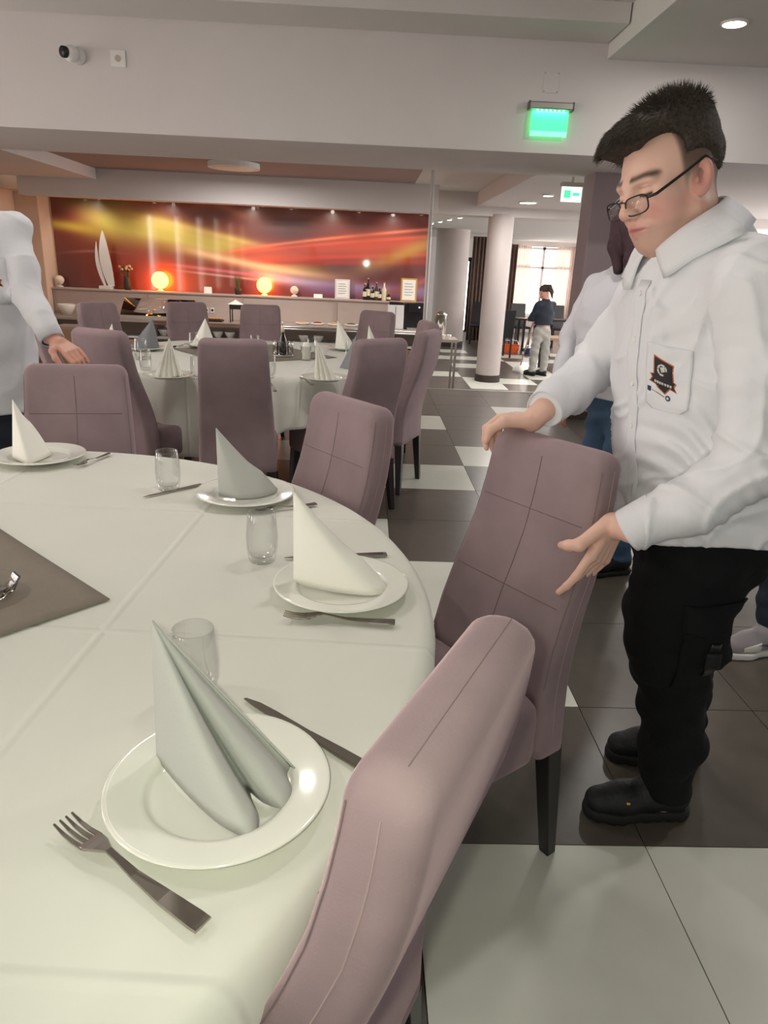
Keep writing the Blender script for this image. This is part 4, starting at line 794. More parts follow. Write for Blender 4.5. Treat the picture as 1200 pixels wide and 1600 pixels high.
# ------------------------------------------------------------------ signed-distance modelling: one continuous surface per body or garment
def axis(*segs):
    """non-uniform axis from (start, end, step) pieces"""
    pts = []
    for a, b, s in segs:
        n = max(1, int(round((b-a)/s))); pts += list(np.linspace(a, b, n, endpoint=False))
    pts.append(segs[-1][1]); return np.unique(np.round(np.array(pts), 6))
def fine_axis(lo, hi, coarse, fines):
    """axis lo..hi at a coarse step, with finer steps in the (a, b, step) windows"""
    cuts = sorted({lo, hi, *[min(max(v, lo), hi) for f in fines for v in f[:2]]}); segs = []
    for a, b in zip(cuts[:-1], cuts[1:]):
        st = [f[2] for f in fines if f[0] <= a+1e-9 and f[1] >= b-1e-9]
        segs.append((a, b, min(st) if st else coarse))
    return axis(*segs)
class SDF:
    def __init__(s, xs, ys, zs): s.x, s.y, s.z = [np.asarray(a, np.float32) for a in (xs, ys, zs)]; s.D = np.full((len(xs), len(ys), len(zs)), 1.0, np.float32)
    def sl(s, lo, hi):
        r = []
        for a, l, h in zip((s.x, s.y, s.z), lo, hi):
            i, j = np.searchsorted(a, l)-1, np.searchsorted(a, h)+1; r.append(slice(max(0, int(i)), max(0, min(len(a), int(j)))))
        return tuple(r)
    def grid(s, q): return s.x[q[0]][:, None, None], s.y[q[1]][None, :, None], s.z[q[2]][None, None, :]
    def comb(s, q, d, k, op):
        a = s.D[q]
        if a.size == 0: return
        if op == 'add': h = np.clip(0.5+0.5*(d-a)/k, 0, 1); s.D[q] = d+(a-d)*h-k*h*(1-h)
        else: h = np.clip(0.5-0.5*(d+a)/k, 0, 1); s.D[q] = a+(-d-a)*h+k*h*(1-h)
    def cone(s, a, b, ra, rb, k=0.01, op='add', flat=None, nz=None):
        """tapered capsule; flat=(axis, factor) squeezes it across that axis"""
        a, b = np.asarray(a, float), np.asarray(b, float); m = max(ra, rb)*(1.0 if flat is None else max(1, 1/flat[1]))+k+0.02
        q = s.sl(np.minimum(a, b)-m, np.maximum(a, b)+m); X, Y, Z = s.grid(q)
        if 0 in (X.size, Y.size, Z.size): return
        px, py, pz = X-a[0], Y-a[1], Z-a[2]; ba = b-a; sc = 1.0
        if flat is not None:
            ax, fc = np.asarray(flat[0], float), flat[1]; ax = ax/np.linalg.norm(ax); dt = px*ax[0]+py*ax[1]+pz*ax[2]; e = (1/fc-1)*dt
            px, py, pz = px+e*ax[0], py+e*ax[1], pz+e*ax[2]; ba = ba+(1/fc-1)*np.dot(ba, ax)*ax; sc = min(1.0, fc)
        l2 = float(ba@ba)+1e-12; t = np.clip((px*ba[0]+py*ba[1]+pz*ba[2])/l2, 0, 1)
        d = np.sqrt((px-t*ba[0])**2+(py-t*ba[1])**2+(pz-t*ba[2])**2)-(ra+(rb-ra)*t); s.comb(q, (d*sc).astype(np.float32), k, op)
    def ell(s, c, r, ax=None, k=0.01, op='add'):
        c, r = np.asarray(c, float), np.asarray(r, float); R = np.eye(3) if ax is None else np.asarray(ax, float); m = max(r)+k+0.02
        q = s.sl(c-m, c+m); X, Y, Z = s.grid(q)
        if 0 in (X.size, Y.size, Z.size): return
        px, py, pz = X-c[0], Y-c[1], Z-c[2]; k0 = 0; k1 = 0
        for i in range(3):
            v = px*R[i][0]+py*R[i][1]+pz*R[i][2]; k0 = k0+(v/r[i])**2; k1 = k1+(v/r[i]**2)**2
        k0, k1 = np.sqrt(k0), np.sqrt(k1)+1e-9; s.comb(q, (k0*(k0-1)/k1).astype(np.float32), k, op)
    def chain(s, pts, rs, k=0.01, **kw):
        for i in range(len(pts)-1): s.cone(pts[i], pts[i+1], rs[i], rs[i+1], k, **kw)
    def plane_cut(s, p, n, lo, hi, k=0.004):
        """remove what lies on the side n points to"""
        q = s.sl(lo, hi); X, Y, Z = s.grid(q); d = -((X-p[0])*n[0]+(Y-p[1])*n[1]+(Z-p[2])*n[2]); s.comb(q, d.astype(np.float32), k, 'sub')
    def warp(s, fn, lo=None, hi=None):
        q = s.sl(lo, hi) if lo is not None else (slice(None),)*3; X, Y, Z = s.grid(q); near = np.abs(s.D[q]) < 0.05
        s.D[q] = np.where(near, s.D[q]+fn(X, Y, Z), s.D[q])
    def mesh(s):
        D = s.D; ins = D < 0; nx, ny, nz = D.shape
        cnt = np.zeros((nx-1, ny-1, nz-1), np.int8)
        for i in (0, 1):
            for j in (0, 1):
                for k in (0, 1): cnt += ins[i:nx-1+i, j:ny-1+j, k:nz-1+k]
        I, J, K = np.nonzero((cnt > 0) & (cnt < 8)); acc = np.zeros((len(I), 3)); num = np.zeros(len(I))
        cs = [(i, j, k) for i in (0, 1) for j in (0, 1) for k in (0, 1)]
        val = {c: D[I+c[0], J+c[1], K+c[2]].astype(float) for c in cs}; co = {c: np.stack([s.x[I+c[0]], s.y[J+c[1]], s.z[K+c[2]]], 1).astype(float) for c in cs}
        for c in cs:
            for ax in range(3):
                if c[ax] == 0:
                    e = tuple(1 if t == ax else c[t] for t in range(3)); a, b = val[c], val[e]; m = (a < 0) != (b < 0); t = np.where(m, a/(a-b+1e-12), 0)
                    p = co[c]+t[:, None]*(co[e]-co[c]); acc += np.where(m[:, None], p, 0); num += m
        V = acc/num[:, None]; idm = np.full(cnt.shape, -1, np.int32); idm[I, J, K] = np.arange(len(I)); F = []
        for ax in range(3):
            lo = [slice(0, -1) if t == ax else slice(1, -1) for t in range(3)]; hi = [slice(1, None) if t == ax else slice(1, -1) for t in range(3)]
            A, B = ins[tuple(lo)], ins[tuple(hi)]; P = np.argwhere(A != B)
            if len(P) == 0: continue
            o = P.copy(); u, v = (ax+1) % 3, (ax+2) % 3; o[:, u] += 1; o[:, v] += 1
            fl = A[tuple(P.T)]
            def cell(du, dv): w = o.copy(); w[:, u] -= du; w[:, v] -= dv; return idm[w[:, 0], w[:, 1], w[:, 2]]
            Q = np.stack([cell(1, 1), cell(0, 1), cell(0, 0), cell(1, 0)], 1); Q[~fl] = Q[~fl][:, ::-1]; F.append(Q)
        F = np.vstack(F); F = F[(F >= 0).all(1)]; return V, F
def sdf_obj(name, S, m, parent, relax=0):
    V, F = S.mesh()
    o = obj(name, V, F, m, parent, True, parent is None)
    if parent is not None:
        me = o.data; off = np.array(parent.location); me.vertices.foreach_set('co', (V-off).astype(np.float32).ravel()); me.update()
    if relax:
        md = o.modifiers.new('relax', 'SMOOTH'); md.factor = 0.5; md.iterations = relax
    return o, V, F
def unit(v): v = np.asarray(v, float); return v/np.linalg.norm(v)
def paint(o, V, cols):
    c = np.clip(np.asarray(cols)/255, 0, 1); lin = np.where(c <= 0.04045, c/12.92, ((c+0.055)/1.055)**2.4)
    a = o.data.color_attributes.new('Col', 'FLOAT_COLOR', 'POINT'); a.data.foreach_set('color', np.c_[lin, np.ones(len(lin))].astype(np.float32).ravel())
def head_frame(th, ps, ro):
    th, ps, ro = np.radians([th, ps, ro]); fh = np.array([math.cos(ps), math.sin(ps), 0]); z = np.array([0, 0, 1.0])
    f = math.cos(th)*fh-math.sin(th)*z; u = math.sin(th)*fh+math.cos(th)*z; l = np.cross(u, f)
    return math.cos(ro)*l+math.sin(ro)*u, f, -math.sin(ro)*l+math.cos(ro)*u
def add_head(S, H, fr, sc, fine=True, neck=None):
    l, f, u = fr; L = lambda x, y, z: H+sc*(x*l+y*f+z*u); A = [l, f, u]; r = lambda *v: np.array(v)*sc
    S.ell(L(0, -0.012, 0.045), r(0.077, 0.098, 0.086), A, 0.01)
    S.ell(L(0, 0.028, -0.01), r(0.066, 0.072, 0.085), A, 0.03)
    S.cone(L(0, 0.01, -0.050), L(0, 0.058, -0.078), 0.054*sc, 0.028*sc, 0.03)
    S.cone(L(0, 0.066, -0.090), L(0, 0.074, -0.086), 0.019*sc, 0.017*sc, 0.018)
    for s in (-1, 1):
        S.cone(L(s*0.052, -0.002, -0.055), L(s*0.018, 0.058, -0.084), 0.024*sc, 0.019*sc, 0.028)
        S.ell(L(s*0.040, 0.055, -0.035), r(0.026, 0.028, 0.030), A, 0.02)
        S.ell(L(s*0.050, 0.058, -0.004), r(0.018, 0.02, 0.014), A, 0.02)
        S.cone(L(s*0.012, 0.094, 0.022), L(s*0.046, 0.080, 0.024), 0.009*sc, 0.008*sc, 0.016)
        S.ell(L(s*0.033, 0.100, 0.004), r(0.020, 0.016, 0.013), A, 0.012, 'sub')
        S.ell(L(s*0.033, 0.079, 0.003), r(0.0145, 0.0145, 0.0130), A, 0.004)
    S.cone(L(0, 0.092, 0.014), L(0, 0.115, -0.026), 0.0085*sc, 0.0125*sc, 0.012)
    for s in (-1, 1): S.ell(L(s*0.013, 0.106, -0.031), r(0.0085, 0.011, 0.009), A, 0.006)
    if fine:
        for s in (-1, 1): S.ell(L(s*0.007, 0.112, -0.040), r(0.004, 0.005, 0.004), A, 0.003, 'sub')
    S.ell(L(0, 0.086, -0.060), r(0.030, 0.016, 0.022), A, 0.015)
    S.cone(L(-0.021, 0.090, -0.0575), L(0, 0.1005, -0.0555), 0.0042*sc, 0.0062*sc, 0.005); S.cone(L(0.021, 0.090, -0.0575), L(0, 0.1005, -0.0555), 0.0042*sc, 0.0062*sc, 0.005)
    S.cone(L(-0.018, 0.090, -0.067), L(0, 0.0985, -0.0685), 0.0045*sc, 0.0072*sc, 0.005); S.cone(L(0.018, 0.090, -0.067), L(0, 0.0985, -0.0685), 0.0045*sc, 0.0072*sc, 0.005)
    S.cone(L(-0.024, 0.094, -0.0625), L(0, 0.107, -0.0612), 0.0016*sc, 0.0016*sc, 0.003, 'sub'); S.cone(L(0.024, 0.094, -0.0625), L(0, 0.107, -0.0612), 0.0016*sc, 0.0016*sc, 0.003, 'sub')
    for s in (-1, 1):
        ca, sa = math.cos(0.28), math.sin(0.28); A2 = [unit(l+s*0.25*f), unit(ca*f+sa*u), unit(-sa*f+ca*u)]
        S.ell(L(s*0.080, -0.004, -0.002), r(0.010, 0.020, 0.034), A2, 0.006)
        if fine: S.ell(L(s*0.090, 0.000, 0.003), r(0.008, 0.011, 0.021), A2, 0.004, 'sub'); S.ell(L(s*0.078, 0.012, -0.004), r(0.006, 0.005, 0.007), A2, 0.004)
    if neck is not None: S.cone(L(0, -0.025, -0.03), neck, 0.060*sc, 0.068*sc, 0.02)
def skin_cols(V, H, fr, sc, base=(214, 168, 148), face=True, stubble=False):
    l, f, u = fr; P = (V-H)/sc; x, y, z = P@l, P@f, P@u; c = np.tile(np.array(base, float), (len(V), 1)); near = (np.abs(x) < 0.12) & (np.abs(y) < 0.14) & (np.abs(z) < 0.17)
    def mix(col, w): w = np.clip(w*near, 0, 1)[:, None]; c[:] = c*(1-w)+np.array(col)*w
    g = lambda q, ce, s: np.exp(-((q-ce)/s)**2)
    mix((216, 138, 132), 0.6*g(np.abs(x), 0.050, 0.022)*g(z, -0.032, 0.024)*(y > 0.0))
    mix((212, 156, 144), 0.5*g(x, 0, 0.016)*g(z, -0.03, 0.015)*(y > 0.10))
    mix((214, 134, 124), 0.6*(np.abs(x) > 0.076)*g(z, 0, 0.05))
    mix((198, 110, 106), 0.95*g(x, 0, 0.020)*g(z, -0.0615, 0.0095)*(y > 0.088))
    mix((150, 78, 76), 0.8*g(x, 0, 0.022)*g(z, -0.0620, 0.0022)*(y > 0.08))
    ax = np.abs(x); br = 0.030+0.10*np.clip(ax-0.02, 0, 1)-3.0*np.clip(ax-0.038, 0, 1)**1.6
    mix((70, 54, 46), 0.85*g(z, br, 0.0048)*smooth(0.009, 0.015, ax)*smooth(0.060, 0.052, ax)*(y > 0.05))
    mix((44, 34, 32), 1.0*g(z, -0.0035+22*(ax-0.033)**2*0.4, 0.0024)*smooth(0.017, 0.020, ax)*smooth(0.049, 0.046, ax)*(y > 0.07))
    mix((150, 104, 92), 0.5*g(z, 0.0115, 0.002)*smooth(0.019, 0.024, ax)*smooth(0.050, 0.045, ax)*(y > 0.07))
    if stubble: mix((172, 134, 120), 0.35*smooth(-0.05, -0.07, z)*(y > 0.0)); mix((84, 68, 60), 0.85*smooth(0.040, 0.055, ax)*smooth(0.034, 0.022, y)*smooth(-0.028, 0.045, z)*(ax < 0.0835)); mix((84, 68, 60), 0.85*smooth(-0.045, -0.07, y)*smooth(-0.08, -0.01, z))
    return c
def add_hand(S, wrist, palm_c, D, N, T, curls, spread=0.0215, sc=1.0, thumb=None, k=0.005):
    """hand: D towards the fingers, N out of the palm, T towards the thumb; curls = per finger three bend angles (degrees)"""
    D, N = unit(D), unit(N); T = unit(np.asarray(T)-np.dot(T, D)*D-np.dot(unit(T), N)*0*N)
    S.cone(wrist, palm_c-D*0.03*sc, 0.024*sc, 0.026*sc, 0.015)
    for i in range(4):
        o = (1.5-i)*spread*0.85*sc; S.cone(palm_c-D*0.035*sc+T*o*0.7, palm_c+D*0.040*sc+T*o, 0.0145*sc, 0.0115*sc, 0.008)
    ln = [(0.045, 0.027, 0.021), (0.049, 0.031, 0.022), (0.046, 0.029, 0.021), (0.037, 0.022, 0.019)]; tips = []
    for i in range(4):
        o = (1.5-i)*spread*sc; p = palm_c+D*0.042*sc+T*o; a = 0; r = [0.0098, 0.0088, 0.0078, 0.0066] if i < 3 else [0.0086, 0.0076, 0.0068, 0.0058]
        for j in range(3):
            a += math.radians(curls[i][j]); d = math.cos(a)*D+math.sin(a)*N; q = p+d*ln[i][j]*sc; S.cone(p, q, r[j]*sc, r[j+1]*sc, 0.004); p = q
        tips.append(p)
    if thumb is not None:
        p = [palm_c-D*0.028*sc+T*0.026*sc]+[np.asarray(t) for t in thumb]; S.chain(p, [0.0155*sc, 0.0125*sc, 0.0105*sc, 0.008*sc], 0.008)
    return tips
def shoe(name, parent, ankle, toe_dir, L=0.29, m='shoe_black', sole='sole_black', floor_z=0.0, hi=0.11, chunky=True, step=0.006, laces=True):
    d = unit([toe_dir[0], toe_dir[1], 0]); w = np.array([-d[1], d[0], 0]); heel = np.array([ankle[0], ankle[1], floor_z])-d*0.075
    lo, hi_ = np.minimum(heel, heel+d*L)-0.09, np.maximum(heel, heel+d*L)+0.09
    S = SDF(axis((lo[0], hi_[0], step)), axis((lo[1], hi_[1], step)), axis((floor_z-0.02, floor_z+0.20, step)))
    Z = lambda t, z: heel+d*(t*L)+np.array([0, 0, z])
    S.cone(Z(0.14, 0.062), Z(0.34, 0.072), 0.036, 0.040, 0.02); S.cone(Z(0.34, 0.072), Z(0.62, 0.052), 0.040, 0.042, 0.03); S.cone(Z(0.62, 0.052), Z(0.84, 0.046), 0.043, 0.038, 0.03)
    S.cone(Z(0.20, 0.07), Z(0.22, hi), 0.040, 0.040, 0.03); S.cone(Z(0.42, 0.07), Z(0.30, hi-0.005), 0.03, 0.034, 0.03)
    S.plane_cut(Z(0, 0.030), (0, 0, -1), lo-0.1, hi_+0.1)
    up, _, _ = sdf_obj('upper', S, m, parent, 1)
    S = SDF(axis((lo[0], hi_[0], step)), axis((lo[1], hi_[1], step)), axis((floor_z-0.02, floor_z+0.12, step*0.8)))
    for a, b, ra, rb in ((0.13, 0.40, 0.041, 0.038), (0.40, 0.68, 0.038, 0.049), (0.68, 0.83, 0.049, 0.044)): S.cone(Z(a, 0.018), Z(b, 0.018), ra, rb, 0.02)
    S.plane_cut(Z(0, 0.036 if chunky else 0.030), (0, 0, 1), lo-0.1, hi_+0.1); S.plane_cut(Z(0, 0.001), (0, 0, -1), lo-0.1, hi_+0.1)
    if chunky:
        for i in range(9):
            c = Z(0.04+0.11*i, 0.0)
            for s in (-1, 1): S.cone(c+w*s*0.032, c+w*s*0.09, 0.006, 0.006, 0.002, 'sub')
    so, _, _ = sdf_obj('sole', S, sole, parent, 0)
    if laces:
        for i in range(4):
            c = Z(0.40+0.07*i, 0.118-0.010*i if hi < 0.13 else 0.122-0.012*i)
            b = MB().tube([c-w*0.026-np.array([0, 0, 0.012]), c-w*0.012, c+w*0.012, c+w*0.026-np.array([0, 0, 0.012])], 0.0028, 6)
            obj('lace', np.array(b.v)-np.array(parent.location), b.f, m if m != 'shoe_black' else 'sole_black', parent, True)
    return up
def wfold(amp, seeds):
    def f(X, Y, Z):
        r = 0
        for a, b, c, ph, w in seeds: r = r+w*np.sin(a*X+b*Y+c*Z+ph+1.3*np.sin(0.5*b*X-0.4*a*Z+ph))
        return (amp*r).astype(np.float32)
    return f
def patch(bvh, O, dirn, U, Vv, outline, off, name, m, parent, res=12, thick=0.0015, smooth_=True):
    """flat piece laid on a garment: outline points (u, v) in the plane O+uU+vV, dropped along dirn onto the cloth"""
    bm = bmesh.new(); vs = [bm.verts.new((u, v, 0)) for u, v in outline]; bm.faces.new(vs); bmesh.ops.triangulate(bm, faces=bm.faces[:]); bmesh.ops.subdivide_edges(bm, edges=bm.edges[:], cuts=res, use_grid_fill=True)
    bmesh.ops.triangulate(bm, faces=bm.faces[:])
    ok = 0; pts = []
    for v in bm.verts:
        p = O+U*v.co.x+Vv*v.co.y; h = bvh.ray_cast(Vector(p), Vector(dirn), 0.5)
        if h[0] is not None: pts.append(np.array(h[0])-np.asarray(dirn)*off)
        else: pts.append(None)
    good = [p for p in pts if p is not None]; fall = np.mean(good, 0) if good else O
    off3 = np.array(parent.location) if parent is not None else 0
    for v, p in zip(bm.verts, pts): v.co = Vector((fall if p is None else p)-off3)
    me = bpy.data.meshes.new(name); bm.to_mesh(me); bm.free(); me.materials.append(MATS[m]); me.shade_smooth()
    o = bpy.data.objects.new(name, me); C.objects.link(o); o.parent = parent
    md = o.modifiers.new('s', 'SOLIDIFY'); md.thickness = thick; md.offset = 0
    return o
def bvh_of(V, F): return BVHTree.FromPolygons([tuple(v) for v in V], [tuple(map(int, f)) for f in F])
def badge(bvh, O, dirn, U, Vv, parent, s=1.0):
    """dark crest with orange border, wheel mark and ribbon; two small marks below"""
    shield = [(-0.030, 0.048), (0.030, 0.034), (0.032, -0.012), (0.040, -0.012), (0.034, -0.024), (0.042, -0.036), (0.022, -0.032), (0.008, -0.050), (-0.010, -0.040), (-0.022, -0.030), (-0.042, -0.026), (-0.034, -0.014), (-0.040, -0.004), (-0.030, -0.004)]
    sc = [(u*s, v*s) for u, v in shield]; patch(bvh, O, dirn, U, Vv, [(u*1.12, v*1.10) for u, v in sc], 0.0032, 'crest_border', 'crest_orange', parent, 3)
    patch(bvh, O, dirn, U, Vv, sc, 0.0042, 'crest', 'crest_dark', parent, 3)
    n = 16
    for a0 in range(5):
        ang = [2*math.pi*(a0/6)+2*math.pi/7*t for t in np.linspace(0, 1, 6)]; ring = [(s*(-0.004+0.017*math.cos(t)), s*(0.014+0.017*math.sin(t))) for t in ang]+[(s*(-0.004+0.012*math.cos(t)), s*(0.014+0.012*math.sin(t))) for t in ang[::-1]]
        patch(bvh, O, dirn, U, Vv, ring, 0.0050, 'wheel_mark', 'sneaker_white', parent, 1)
    patch(bvh, O, dirn, U, Vv, [(s*(-0.012), s*0.02), (s*0.002, s*0.026), (s*0.006, s*0.012), (s*(-0.006), s*0.006)], 0.0050, 'cog_mark', 'sneaker_white', parent, 1)
    for i in range(7):
        u0 = (-0.028+0.0085*i)*s; patch(bvh, O, dirn, U, Vv, [(u0, (-0.020-0.0004*i)*s), (u0+0.006*s, (-0.020-0.0004*i)*s), (u0+0.006*s, (-0.027-0.0004*i)*s), (u0+0.001*s, (-0.027-0.0004*i)*s)], 0.0050, 'letter', 'sneaker_white', parent, 1)
    patch(bvh, O, dirn, U, Vv, [(s*-0.052, s*-0.046), (s*-0.040, s*-0.046), (s*-0.040, s*-0.060), (s*-0.052, s*-0.060)], 0.0042, 'small_mark', 'crest_blue', parent, 1)
    ring = [(s*(0.020+0.008*math.cos(t)), s*(-0.062+0.008*math.sin(t))) for t in np.linspace(0, 2*math.pi, 15)[:-1]]; patch(bvh, O, dirn, U, Vv, ring, 0.0042, 'small_mark', 'crest_blue', parent, 1)
    ring = [(s*(0.020+0.004*math.cos(t)), s*(-0.062+0.004*math.sin(t))) for t in np.linspace(0, 2*math.pi, 11)[:-1]]; patch(bvh, O, dirn, U, Vv, ring, 0.0050, 'small_mark', 'sneaker_white', parent, 1)
    patch(bvh, O, dirn, U, Vv, [(s*-0.036, s*-0.052), (s*0.008, s*-0.061), (s*0.008, s*-0.0625), (s*-0.036, s*-0.0535)], 0.0042, 'small_script', 'sneaker_dark', parent, 1)
mat('crest_dark', (44, 38, 42), 0.7); mat('crest_orange', (196, 110, 70), 0.7); mat('crest_blue', (52, 58, 92), 0.7)
# ------------------------------------------------------------------ the young man holding the chair
def V3(*a): return np.array(a, float)
CF = np.array([PULL_F[0], PULL_F[1], 0]); CS = np.array([-CF[1], CF[0], 0]); CB = np.array([PULL_TOP[0], PULL_TOP[1], 0])+0.094*CF
if CS[0] < 0: CS = -CS
def onchair(a, b, z): return CB+CS*a+CF*b+V3(0, 0, z)
def ridge(amp, seeds):
    """narrow raised creases that fade in and out"""
    def f(X, Y, Z):
        r = 0
        for i, (a, b, c, ph) in enumerate(seeds):
            q = a*X+b*Y+c*Z+ph+1.6*np.sin(0.45*b*X-0.5*a*Z+ph)+0.8*np.sin(0.9*c*Y+ph*3); w = 0.5+0.5*np.sin(0.31*c*X+0.37*a*Y-0.33*b*Z+2*ph); r = r-np.exp(-(np.sin(q*0.5)/0.16)**2)*w
        return (amp*r*0.6).astype(np.float32)
    return f
def build_man():
    n, lf = unit((-0.97, -0.24, 0)), unit((0.24, -0.97, 0)); zz = V3(0, 0, 1)
    base = V3(0.86, 1.62, 0); H = V3(0.62, 1.566, 1.567); SC = 1.04; fr = head_frame(17.4, 199.2, 7.7); l, f, u = fr; L = lambda x, y, z: H+SC*(x*l+y*f+z*u)
    shL, elL, wrL = V3(0.735, 1.35, 1.375), V3(0.742, 1.265, 1.055), V3(0.565, 1.338, 0.895)
    shR, elR, wrR = V3(0.675, 1.715, 1.345), V3(0.613, 1.86, 1.165), V3(0.440, 1.655, 1.082)
    neck = V3(0.68, 1.555, 1.44)
    # ---- body: head, neck, trunk, arms, hands and legs in one surface
    S = SDF(fine_axis(0.28, 1.12, 0.012, [(0.46, 0.76, 0.0024), (0.30, 0.60, 0.003)]), fine_axis(1.10, 1.95, 0.012, [(1.42, 1.72, 0.0024), (1.28, 1.46, 0.003), (1.62, 1.80, 0.003)]), fine_axis(0.0, 1.78, 0.014, [(1.40, 1.76, 0.0024), (0.68, 0.92, 0.003), (0.93, 1.12, 0.003)]))
    S.chain([V3(0.84, 1.60, 0.88), V3(0.80, 1.58, 1.05), V3(0.75, 1.565, 1.25), V3(0.71, 1.555, 1.36)], [0.15, 0.14, 0.15, 0.11], 0.03, flat=(n, 0.75))
    for sh, el, wr in ((shL, elL, wrL), (shR, elR, wrR)): S.cone(V3(0.70, 1.553, 1.37), sh, 0.07, 0.055, 0.03); S.chain([sh, el, wr], [0.05, 0.04, 0.026], 0.015)
    for hp, kn, an in ((V3(0.81, 1.51, 0.86), V3(0.795, 1.50, 0.46), V3(0.845, 1.505, 0.06)), (V3(0.86, 1.69, 0.86), V3(0.89, 1.73, 0.46), V3(0.985, 1.745, 0.06))): S.chain([hp, kn, an], [0.09, 0.055, 0.035], 0.02); S.cone(an, an-V3(0.12, 0, 0.02), 0.03, 0.022, 0.02)
    add_head(S, H, fr, SC, True, neck)
    S.cone(L(0, 0.045, -0.088), neck+n*0.02+V3(0, 0, 0.02), 0.036, 0.055, 0.03)
    # left hand: palm on the chair's side, fingers down behind the edge, thumb on the front
    pc = onchair(0.202, -0.052, 0.845)
    add_hand(S, wrL, pc, unit(-0.92*zz+0.30*CF-0.10*CS), -CS, CF, [(12, 10, 8), (22, 30, 20), (25, 35, 25), (25, 40, 30)], 0.0205, 1.12, [onchair(0.186, 0.020, 0.842), onchair(0.160, 0.022, 0.832), onchair(0.138, 0.016, 0.824)])
    # right hand: palm over the top corner, fingers down the far side, thumb on the front
    pc = onchair(-0.118, -0.100, 1.045)
    add_hand(S, wrR, pc, unit(-CS-0.10*zz), -zz, CF, [(35, 55, 20), (38, 58, 20), (40, 55, 20), (42, 55, 20)], 0.020, 1.10, [onchair(-0.112, -0.030, 1.046), onchair(-0.128, -0.004, 1.026), onchair(-0.136, 0.000, 0.998)])
    V, F = S.mesh(); o = obj('person', V-base, F, 'skin', None, True); o.location = base
    paint(o, V, skin_cols(V, H, fr, SC, (224, 182, 164), stubble=True))
    md = o.modifiers.new('relax', 'SMOOTH'); md.factor = 0.4; md.iterations = 1
    tag(o, 'young man in glasses and white shirt gripping the back of a mauve chair', 'person')
    # ---- shirt
    S = SDF(axis((0.33, 1.16, 0.0055)), axis((1.12, 2.02, 0.0055)), axis((0.74, 1.58, 0.0055)))
    S.chain([V3(0.845, 1.60, 0.76), V3(0.835, 1.60, 0.90), V3(0.805, 1.59, 1.06), V3(0.755, 1.575, 1.24), V3(0.715, 1.56, 1.335)], [0.248, 0.240, 0.230, 0.220, 0.165], 0.03, flat=(n, 0.80))
    S.cone(V3(0.70, 1.555, 1.38), neck-V3(0, 0, 0.015), 0.095, 0.068, 0.04)
    for sh, el, wr, s in ((shL, elL, wrL, 1), (shR, elR, wrR, -1)):
        S.cone(V3(0.70, 1.555, 1.40)+lf*s*0.05, sh+V3(0, 0, 0.005), 0.082, 0.080 if s > 0 else 0.074, 0.05); rk = 1.0 if s > 0 else 0.90; S.chain([sh, (sh+el)/2+V3(0.01, -0.01*s, 0), el], [0.084*rk, 0.076*rk, 0.066*rk], 0.015); S.chain([el, (el+wr)/2-V3(0, 0, 0.012), wr+(el-wr)*0.22, wr+(el-wr)*0.10, wr], [0.064*rk, 0.058, 0.047, 0.043, 0.043], 0.012)
    S.warp(wfold(0.0030, [(18, 10, 26, 0.3, 1.0), (-22, 16, 30, 1.7, 0.8), (9, 30, -36, 2.2, 0.6)])); S.warp(ridge(0.0105, [(26, 14, 30, 0.4), (-30, 22, 24, 1.9), (34, -26, -20, 0.2), (12, 40, 44, 2.6)]))
    # pull lines from the arm to the waist and creases round the elbows
    def creases(X, Y, Z):
        r = 0
        for c, ax, w, a in ((elL, V3(0.5, 0.1, 0.86), 0.075, 0.006), (elR, V3(0.5, 0.1, 0.86), 0.075, 0.006), ((shL+elL)/2, V3(0.3, 0.2, 0.93), 0.10, 0.004), (V3(0.72, 1.42, 1.0), V3(0.5, 0, 0.86), 0.14, 0.006), (V3(0.66, 1.50, 1.30), V3(-0.6, 0.2, 0.77), 0.09, 0.004)):
            q = (X-c[0])*ax[0]+(Y-c[1])*ax[1]+(Z-c[2])*ax[2]; rr = (X-c[0])**2+(Y-c[1])**2+(Z-c[2])**2
            r = r+a*np.sin(q*150+3*np.sin(30*(X-c[0])))*np.exp(-rr/w**2)
        return r.astype(np.float32)
    S.warp(creases)
    X, Y, Z = S.grid((slice(None),)*3); hem = 0.792+0.055*np.clip(((X-0.845)*lf[0]+(Y-1.60)*lf[1])/0.24, 0, 1)+0.006*np.cos(20*(X-0.8))
    S.D = np.maximum(S.D, np.where((X > 0.58) & (Z < 0.90), hem-Z, -1).astype(np.float32))
    for el, wr in ((elL, wrL), (elR, wrR)):
        d = unit(wr-el); c = wr+d*0.008; S.plane_cut(c, d, c-0.09, c+0.09)
    shirt, SV, SF = sdf_obj('shirt', S, 'shirt', o, 1); bv = bvh_of(SV, SF)
    # cuffs
    for el, wr in ((elL, wrL), (elR, wrR)):
        d = unit(wr-el); a = unit(np.cross(d, zz)); b = np.cross(d, a); N = 28
        rings = [[wr+d*t+(r+0.0012*math.sin(3*q))*(math.cos(q)*a+math.sin(q)*b) for q in np.linspace(0, 2*math.pi, N, endpoint=False)] for t, r in ((-0.060, 0.0475), (-0.055, 0.0485), (0.0, 0.0470), (0.010, 0.0462), (0.011, 0.0440), (0.0, 0.042))]
        bb = MB().loft(rings, caps=False); obj('cuff', np.array(bb.v)-base, bb.f, 'shirt', o, True)
    # collar: two leaves round the neck
    na = unit(H-u*0.03-neck); fa = unit(n-np.dot(n, na)*na); la = np.cross(na, fa)*1.0
    if np.dot(la, lf) < 0: la = -la
